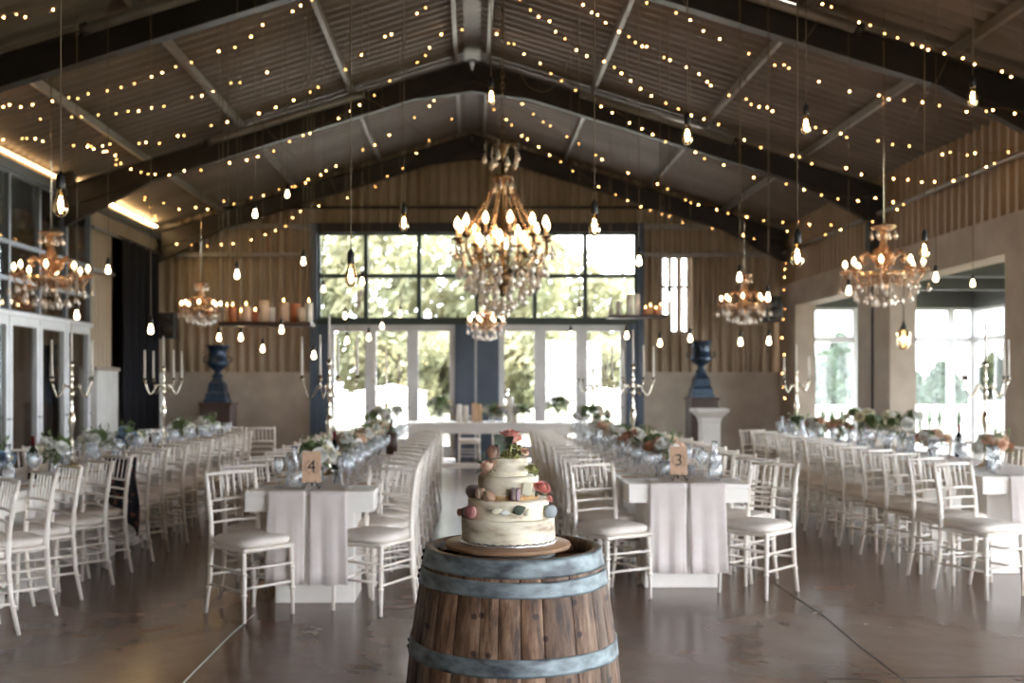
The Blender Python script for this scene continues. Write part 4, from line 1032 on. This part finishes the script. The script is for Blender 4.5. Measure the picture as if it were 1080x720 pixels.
W = [
 ([(-30,8),(0,15),(18,13),(45,13),(75,-4)],8.6,9.3,'fairy lights at the uppermost left corner of the roof'),
 ([(0,110),(40,106),(90,98),(122,91),(155,82),(197,63),(228,50),(250,44),(280,22),(317,5),(330,-6)],11.4,10.8,'fairy lights crossing the upper left roof sheets'),
 ([(40,122),(75,122),(127,118),(150,112),(195,104),(243,87),(290,70)],12.4,12.0,'faint fairy lights under the left roof, below the topmost string'),
 ([(0,146),(30,143),(60,150),(108,152),(143,147),(165,150),(202,137),(240,128),(267,118),(298,107),(345,84),(378,60),(395,45),(425,25),(455,0)],12.2,11.6,'fairy lights along the middle of the left roof to the ridge'),
 ([(120,172),(160,182),(200,178),(240,172),(275,163),(312,145),(350,127),(390,103),(420,78),(445,60),(460,38),(480,29),(497,26)],14.2,13.4,'fairy lights just beyond the middle beam, left of the ridge'),
 ([(170,212),(190,220),(212,220),(245,214),(290,202),(333,185),(365,168),(400,147),(435,125),(457,106),(480,88)],16.6,15.6,'fairy lights along the rear left roof bay'),
 ([(183,256),(222,257),(252,254),(282,246),(299,237),(316,220),(344,215),(355,211),(383,202),(405,187),(428,172),(457,142),(480,122)],18.2,17.6,'fairy lights draped before the back gable, left half'),
 ([(865,0),(900,17),(934,31),(955,42),(1003,55),(1035,68),(1070,77),(1090,80)],9.2,9.4,'fairy lights at the uppermost right of the roof'),
 ([(680,-5),(698,5),(718,12),(745,33),(767,42),(785,52),(817,65),(858,80),(902,93),(923,98),(967,106),(1010,114),(1057,114),(1090,120)],10.0,9.8,'fairy lights crossing the upper right roof sheets'),
 ([(610,0),(635,18),(658,35),(693,53),(727,68),(750,87),(803,110),(857,130),(892,140),(947,150),(990,158),(1027,160),(1053,161),(1078,155)],11.2,10.7,'fairy lights across the right roof to the side wall'),
 ([(545,-4),(562,11),(583,26),(602,43),(623,58),(647,68),(673,90),(710,110),(753,126),(788,147),(837,162),(882,174),(920,182),(967,190),(997,190),(1015,184),(1050,170),(1078,158)],12.0,11.2,'fairy lights from the ridge down the right roof'),
 ([(500,24),(520,29),(549,51),(579,73),(612,97),(637,110),(677,133),(710,152),(745,164),(788,182),(823,192),(872,206),(905,209),(928,206),(957,213)],13.9,13.0,'fairy lights just beyond the middle beam, right of the ridge'),
 ([(520,92),(543,98),(563,119),(597,142),(630,163),(658,178),(690,190),(723,208),(753,219),(797,228),(830,232),(862,234),(885,234)],15.8,15.0,'fairy lights along the rear right roof bay'),
 ([(520,112),(548,138),(575,158),(593,170),(633,196),(668,213),(713,230),(752,240),(785,248),(827,251)],17.6,17.8,'fairy lights draped before the back gable, right half'),
 ([(831,240),(827,262),(829,280),(825,300),(828,325),(825,350),(827,375),(824,400),(828,425)],18.3,18.3,'fairy lights hanging straight down in the back right corner'),
 ([(835,258),(855,252),(880,241),(905,238),(925,230),(940,224),(950,214),(960,210)],14.5,13.2,'short cluster of fairy lights along the pipe on the right wall'),
 ([(90,150),(120,160),(150,200),(165,230)],13.0,17.0,'fairy lights running along the left eave'),
 ([(205,218),(235,210),(262,208),(290,200),(330,190)],16.9,16.4,'fairy lights on the lower part of the rear left beam'),
]
for w in W: fairy(*w)
# slack electric cables under the roof
for k,(pts,Y) in enumerate([([(300,0),(330,60),(420,120),(470,150)],11.5),([(60,0),(150,50),(260,110),(330,180)],11.8),([(720,0),(780,60),(790,90),(830,60),(870,10)],9.8),([(545,70),(565,95),(590,85),(600,60)],11.0),([(330,160),(350,190),(365,215),(350,200)],14),([(940,150),(970,110),(1000,60),(1080,70)],9.9)]):
    P3 = []
    for a,b in zip(pts,pts[1:]):
        for q in range(6): u = q/6; P3.append(at(a[0]+(b[0]-a[0])*u, a[1]+(b[1]-a[1])*u+6*sin(u*PI), Y))
    o = MB().tube(P3,.004,4,False).build('hanging_cable','cord'); tag(o,['slack cable under the left roof sheets near the ridge','long thin cable crossing the left roof diagonally','looped slack cable under the upper right roof','small slack loop of cable beside the middle beam apex','pale tangled cable at the left of the back gable','thin cable crossing the right roof by the wall'][k],'cable')

# ------------------------------------------------------------------ barrel
BX, BY = .130, 3.17
BR = empty('wine_barrel', (BX,BY,0), label='weathered oak wine barrel with blue-grey hoops carrying the cake', cat='barrel')
TOP = .968
def brad(z):
    f = abs(z-.484)/.484; return .342-.066*f**1.45
def stave_mesh():
    nst = 24; rnd = random.Random(5); edges = [0]
    for k in range(nst): edges.append(edges[-1]+rnd.uniform(.7,1.35))
    edges = [e/edges[-1]*TAU for e in edges]
    vs = []; fs = []; tone = []
    zs = [TOP*i/20 for i in range(21)]
    for k in range(nst):
        a0, a1 = edges[k], edges[k+1]; g = .0035; q = rnd.uniform(.62,1.25); wm = rnd.uniform(-.05,.05); col = (q*(1+wm), q, q*(1-wm*.7), 1)
        cols = [a0, a0+g, a0+g*2.2, a0+(a1-a0)*.5, a1-g*2.2, a1-g]; dr = [-.006,-.001,0,0.0006,0,-.001]
        b = len(vs)
        for z in zs:
            for a,d in zip(cols,dr): r = brad(z)+d; vs.append((r*cos(a),r*sin(a),z)); tone.append(col)
            r = brad(z)-.006; vs.append((r*cos(a1),r*sin(a1),z)); tone.append((q*.4,q*.4,q*.4,1))
        W_ = len(cols)+1
        for i in range(20):
            for j in range(W_-1): fs.append((b+i*W_+j, b+i*W_+j+1, b+(i+1)*W_+j+1, b+(i+1)*W_+j))
    # chime: top edge ring and inner wall
    b = len(vs); n = 72
    for r,z,c in ((brad(TOP)-.001,TOP,.8),(brad(TOP)-.022,TOP+.001,.75),(brad(TOP)-.027,TOP-.012,.5),(brad(TOP)-.029,TOP-.06,.4)):
        for k in range(n): a = TAU*k/n; vs.append((r*cos(a),r*sin(a),z)); tone.append((c,c,c,1))
    for i in range(3):
        for k in range(n): k2 = (k+1)%n; fs.append((b+i*n+k,b+i*n+k2,b+(i+1)*n+k2,b+(i+1)*n+k))
    return vs, fs, tone
vs, fs, tone = stave_mesh()
o = MB().add(vs, fs, True).build('staves','staves',BR)
ca = o.data.color_attributes.new('tone','FLOAT_COLOR','POINT')
for i,c in enumerate(tone): ca.data[i].color = c
hm = MB().lathe([(.245,TOP-.055),(.245,TOP-.040),(.0001,TOP-.040)],48); hm.build('head_boards','head_wood',BR)
MB().bbox(-.22,.22,.045,.115,TOP-.040,TOP-.014,.004, mat=Matrix.Rotation(.25,4,'Z')).build('cross_batten','head_wood',BR)
def hoop(z0,z1,off=.003,name='hoop'):
    zs = [z0+(z1-z0)*i/6 for i in range(7)]; prof = [(brad(z0)-.002,z0)]+[(brad(z)+off+.0012*(1 if i in (0,6) else 0),z) for i,z in enumerate(zs)]+[(brad(z1)-.002,z1)]
    vs = []; fs = []; n = 96
    for j,(r,z) in enumerate(prof):
        for k in range(n): a = TAU*k/n; rr = r+.0012*sin(a*9+z*40)*.5; vs.append((rr*cos(a),rr*sin(a),z+.0015*sin(a*3+z*17)))
    for j in range(len(prof)-1):
        for k in range(n): k2 = (k+1)%n; fs.append((j*n+k,j*n+k2,(j+1)*n+k2,(j+1)*n+k))
    h = MB().add(vs, fs, True).build(name,'hoop',BR)
    for dz in (.3,.7):
        z = z0+(z1-z0)*dz; a = PI+.08; r = brad(z)+off
        MB().ball(.007,(r*cos(a),r*sin(a),z),10,6).build('rivet','rivet',h)
hoop(TOP-.052,TOP+.001); hoop(TOP-.108,TOP-.062,.004); hoop(.64,.690,.004); hoop(.27,.325,.004); hoop(.07,.118,.004); hoop(.0,.055,.003)

# ------------------------------------------------------------------ cake stand and cake
CX, CY = (536-VX)*3.15/F, 3.15
st = empty('cake_stand', (CX-.002,CY,TOP-.0395), label='round wooden cake board on a grey metal foot on the barrel', cat='cake stand')
zt = EYE-(571-VY)*3.15/F-(TOP-.0395)
MB().lathe([(.150,0),(.152,.012),(.148,zt-.018),(.0001,zt-.018)],48).build('foot','zinc',st)
MB().lathe([(.17,zt-.020),(.196,zt-.014),(.1985,zt-.006),(.197,zt),(.0001,zt)],64).build('board','board_wood',st)
CZ = zt+TOP-.0395
ck = empty('wedding_cake', (CX,CY,CZ+.0005), label='four-tier semi-naked wedding cake with cream frosting on the barrel', cat='cake')
def tier(r, z0, z1, seed, name='tier'):
    rnd = random.Random(seed); vs = []; fs = []; n = 72
    prof = [(r*.99,z0),(r*1.0,z0+.004)]+[(r*1.0,z0+(z1-z0)*k/8) for k in range(1,8)]+[(r*1.0,z1-.003),(r*.985,z1),(r*.6,z1+.001),(.0001,z1+.001)]
    ph = [rnd.uniform(0,6) for _ in range(6)]
    for j,(q,z) in enumerate(prof):
        for k in range(n):
            a = TAU*k/n; w = 1+(.006*sin(a*5+ph[0]+z*60)+.004*sin(a*11+ph[1]-z*90)) if q > r*.7 else 1
            zz = z+(.0015*sin(a*7+ph[2]) if q > r*.7 and j > 8 else 0); vs.append((q*w*cos(a),q*w*sin(a),zz))
    for j in range(len(prof)-1):
        for k in range(n): k2 = (k+1)%n; fs.append((j*n+k,j*n+k2,(j+1)*n+k2,(j+1)*n+k))
    return MB().add(vs, fs, True).build(name,'frosting',ck)
def zp(py): return EYE-(py-VY)*3.15/F - (CZ+.0005)
T = [(.147, .008, zp(544)), (.128, zp(544), zp(524.5)), (.0955, zp(524.5), zp(501)), (.062, zp(501), zp(482.5))]
for i,(r,a,b) in enumerate(T): tier(r,a,b,i+1)
# foil drum with crinkled edge
vs = []; fs = []; n = 120
for (q,z) in ((.150,0),(.1525,.003),(.152,.010),(.148,.012)):
    for k in range(n): a = TAU*k/n; w = 1+.006*sin(k*2.3)+.004*sin(k*.9); vs.append((q*w*cos(a),q*w*sin(a),z+(.002*sin(k*1.9) if z > .005 else 0)))
for j in range(3):
    for k in range(n): k2 = (k+1)%n; fs.append((j*n+k,j*n+k2,(j+1)*n+k2,(j+1)*n+k))
MB().add(vs,fs,True).build('foil_drum','drum_foil',ck)
# exposed sponge bands at the foot of the upper tiers
for i,h in ((1,.010),(2,.016),(3,.012)):
    r,a,b = T[i]; MB().lathe([(r+.0006,a-.001),(r+.0016,a+h*.5),(r+.0004,a+h)],60).build('sponge_band','sponge',ck) if i == 2 else None
# --- decorations resting on the ledges
def ZT(i): return CZ+.0005+T[i][2]+.0015
def macaron(px,py,r,tilt_axis,mat,l):
    """tilt_axis: direction of the disc axis"""
    ax = Vector(tilt_axis).normalized(); i = 0 if py > 525 else 1
    x = (px-VX)*3.05/F; dx = x-CX
    ledge = (T[i][0]+T[i+1][0])/2+.004; dy = -math.sqrt(max(.0004, ledge*ledge-dx*dx)) if abs(dx) < ledge else -.02
    zc = ZT(i)+ (r if abs(ax.z) < .5 else .012)
    q = Vector((0,0,1)).rotation_difference(ax).to_matrix().to_4x4()
    t = empty('macaron',(x,CY+dy,zc),label=l,cat='macaron',group='macarons on the cake')
    for s in (-1,1):
        MB().lathe([(r*.93,s*.0035),(r*1.0,s*.0045),(r*.98,s*.0065),(r*.97,s*.009),(r*.8,s*.0125),(r*.4,s*.0145),(.0001,s*.015)][::s],22,mat=q).build('shell',mat,t)
    MB().lathe([(.0001,-.0036),(r*.9,-.0036),(r*.92,0),(r*.9,.0036),(.0001,.0036)],20,mat=q).build('filling','filling',t)
    return t
macaron(498.6,514,.0215,(-.35,-.92,.15),'mac_taupe','dark taupe macaron facing out at the left of the third tier')
macaron(507,515,.019,(.95,-.3,0),'mac_tan','brown macaron on its edge beside the dark taupe one')
macaron(516,516,.018,(.5,-.6,.55),'mac_tan','tan macaron leaning back, left middle of the cake')
macaron(543.5,515,.021,(.97,-.22,0),'mac_mauve','mauve macaron standing edge-on at the middle of the third tier')
macaron(497,534.5,.0215,(-.75,-.75,.12),'mac_pink','pink macaron facing left on the lowest ledge')
macaron(486.8,534.6,.0125,(-.7,-.7,.1),'mac_peach','small peach macaron at the far left of the lowest ledge')
macaron(492,527,.017,(-.8,.5,0),'mac_taupe','dark macaron half hidden behind the pink one')
macaron(581,533.6,.0215,(.45,-.88,.1),'mac_grey','grey-blue macaron facing out at the right of the lowest ledge')
macaron(519.6,474,.019,(-.75,-.6,.1),'mac_peach','pink macaron standing on the top tier under the leaves')
bpy.context.view_layer.update()
mm = [o for o in C.objects if o.get('label','').startswith('pink macaron standing on the top')][0]
mm.location = ((519.8-VX)*3.12/F, CY-.025, ZT(3)+.0185)
def flower(px,py,Y,r,mat,l,cat='rose',ax=(0,-.9,.3),zfix=None,leaves=3,name='rose'):
    p = at(px,py,Y); t = empty(name,p,label=l,cat=cat)
    m = MB(); rose(m,(0,0,0),r,random.Random(int(px)),Vector(ax),5); m.build('petals',mat,t)
    mb = MB(); a = Vector(ax).normalized()
    for k in range(leaves):
        d = a.orthogonal(); d.rotate(Matrix.Rotation(TAU*k/leaves+.5,3,a)); leaf(mb, -a*r*.4, d-a*.2, r*1.3, r*.7)
    mb.ball(r*.35,-a*r*.55,8,5); mb.build('sepals','green_leaf',t)
    return t
flower(514.4,492,3.07,.0235,'rose_blush','blush and red rosebud at the left foot of the top tier',ax=(-.45,-.45,.8))
flower(510.5,490.5,3.085,.013,'rose_pink','small red bud behind the blush rosebud',ax=(-.9,-.3,.5),leaves=2)
flower(572,514,3.08,.0225,'rose_pink','pink rosebud at the right of the third tier',ax=(.25,-.45,.85))
flower(579.5,525.5,3.12,.010,'rose_pink','tiny pink bud peeping above the grey-blue macaron',ax=(.6,-.4,.6),leaves=2)
flower(561.4,494.5,3.085,.018,'lime_petal','lime green blossom at the right foot of the top tier',ax=(.3,-.4,.85))
# top bouquet: peony, lime hydrangea florets, eucalyptus leaves
pe = empty('cake_topper_flowers', tuple(at(536,465.5,3.12)), label='pink peony with lime florets and grey-green leaves on the cake top', cat='flowers')
m = MB(); rnd = random.Random(11); rose(m,(.006,-.004,.014),.029,rnd,Vector((.05,-.5,1)),5)
for k in range(26):
    a = TAU*k/26; leaf(m,Vector((.006,-.004,.006)),Vector((cos(a),sin(a)*.9,.34+.30*(k%2))),.048,.022,curl=-.05)
m.build('peony','rose_pink',pe)
m = MB()
for k in range(70):
    a = rnd.random()*TAU; q = rnd.random()**.5*.034; c = Vector((q*cos(a)+.008,q*sin(a)-.010,-.006-rnd.random()*.042))
    m.ball(.0055,c,6,4)
    for j in range(5): leaf(m,c,Vector((cos(j*1.257+a),sin(j*1.257+a)-.3,.3)),.013,.012)
m.build('lime_florets','lime_petal',pe)
m = MB()
for d,L_,w_ in [((-.80,-.30,.50),.046,.034),((-.6,-.6,.1),.050,.030),((.35,-.8,.35),.050,.026),((-.3,-.7,-.45),.05,.026),((-.95,-.1,.3),.04,.022),((.9,-.3,-.1),.036,.016),((.5,.3,.5),.04,.02)]:
    leaf(m,Vector((-.008,-.024,-.002)),d,L_,w_,Vector((.15,-1,.25)),curl=.12)
m.tube([(.03,-.02,-.01),(.05,-.02,-.018),(.062,-.02,-.03)],.001,5); m.ball(.003,(.062,-.02,-.03),6,4); m.ball(.003,(.05,-.02,-.014),6,4)
m.build('leaves','euca',pe)
flower(553.5,476,3.09,.012,'rose_blush','tiny blush bud at the right of the cake top',ax=(.5,-.7,.5),leaves=2)
def loose_leaf(px,py,Y,d,L_,w_,mat,l,name='leaf',cat='leaf'):
    m = MB(); d = Vector(d).normalized(); leaf(m,-d*L_/2,d,L_,w_,Vector((0,-1,.1)),curl=.08)
    o = m.build('eucalyptus_'+name if mat == 'euca' else name,mat,None,loc=at(px,py,Y)); s = o.modifiers.new('s','SOLIDIFY'); s.thickness = .0012
    return tag(o,l,cat)
loose_leaf(548,537.5,3.015,(.75,0,.3),.042,.030,'euca','round grey-green leaf on the front of the lowest ledge')
loose_leaf(510,480,3.09,(.25,0,1),.032,.010,'euca','narrow dark leaf pointing up left of the top tier')
loose_leaf(506,487,3.085,(-1,0,.1),.024,.010,'euca','small dark leaf pointing left beside the top tier')
loose_leaf(505,497,3.07,(-.9,0,-.5),.026,.010,'euca','small drooping leaf under the blush rosebud')
loose_leaf(566,520.5,3.075,(-.3,0,-1),.024,.012,'euca','dark leaf under the pink rosebud')
loose_leaf(524,539,3.015,(1,0,.25),.036,.018,'cream_petal','left cream petal on the front of the lowest ledge','petal','petal')
loose_leaf(533.5,541,3.012,(1,0,-.1),.034,.016,'white_petal','white petal left of the round leaf','petal','petal')
loose_leaf(555.8,540,3.015,(.6,0,1),.028,.018,'cream_petal','cream petal right of the round leaf','petal','petal')
loose_leaf(513,519.5,3.055,(1,0,-.3),.022,.014,'cream_petal','cream petal beside the tan macaron','petal','petal')
ch = MB().bbox(-.016,.016,-.005,.005,-.021,.021,.004,mat=Matrix.Rotation(.12,4,'Y')).build('white_chocolate_shard','ivory_choc',None,loc=at(555.6,515.5,3.045)); tag(ch,'pale yellow chocolate shard right of the mauve macaron','chocolate')
# small glass jar shapes on the chair + shawl
sh = []
vs = []; fs = []; n = 16
for j in range(14):
    for i in range(n+1):
        u = i/n; v = j/13; vs.append((-.2+.42*u+.02*sin(v*7), -.275-.02*sin(u*14)-.02*v, .90-.62*v*(1-.22*sin(u*3))))
for j in range(13):
    for i in range(n): fs.append((j*(n+1)+i,j*(n+1)+i+1,(j+1)*(n+1)+i+1,(j+1)*(n+1)+i))
# chair fifth on the aisle side of the left table carries it
tc = rl[4]
o = MB().add(vs,fs,True).build('shawl','patterned',None,loc=(tc.location.x,tc.location.y,.0),rot=(0,0,tc.rotation_euler[2])); s_ = o.modifiers.new('s','SOLIDIFY'); s_.thickness = .01
tag(o,'dark patterned shawl draped over a chair at the left table','shawl')

# ------------------------------------------------------------------ light
w = bpy.data.worlds.new('World'); bpy.context.scene.world = w; w.use_nodes = True
nt_ = w.node_tree; bg = nt_.nodes['Background']; bg.inputs[0].default_value = (.90,.94,1,1); bg.inputs[1].default_value = 7.5
w.cycles.sampling_method = 'MANUAL'; w.cycles.sample_map_resolution = 256
sl = bpy.data.lights.new('sun','SUN'); sl.energy = 5; sl.angle = .02; sl.color = (1,.93,.82)
so = bpy.data.objects.new('sun', sl); C.objects.link(so)
so.rotation_euler = Vector((-.62,-.42,-.66)).to_track_quat('-Z','Y').to_euler()

# ------------------------------------------------------------------ camera
cd = bpy.data.cameras.new('camera'); cam = bpy.data.objects.new('camera', cd); C.objects.link(cam)
cam.location = (0,0,EYE); cam.rotation_euler = (PI/2,0,0)
cd.sensor_width = 36; cd.lens = 35; cd.shift_x = 42/1080; cd.shift_y = 45/1080
cd.clip_start = .05; cd.clip_end = 300
cd.dof.use_dof = True; cd.dof.focus_distance = 3.0; cd.dof.aperture_fstop = 3.1
sc = bpy.context.scene; sc.camera = cam
sc.view_settings.view_transform = 'Standard'; sc.view_settings.look = 'None'; sc.view_settings.gamma = 1; sc.view_settings.use_curve_mapping = False
sc.view_settings.exposure = 1.55
cy = sc.cycles
cy.use_denoising = True; cy.max_bounces = 9; cy.diffuse_bounces = 5; cy.glossy_bounces = 4; cy.transmission_bounces = 4; cy.transparent_max_bounces = 28
cy.caustics_reflective = False; cy.caustics_refractive = False; cy.sample_clamp_indirect = 8; cy.use_light_tree = True
cy.use_adaptive_sampling = True; cy.adaptive_threshold = .02
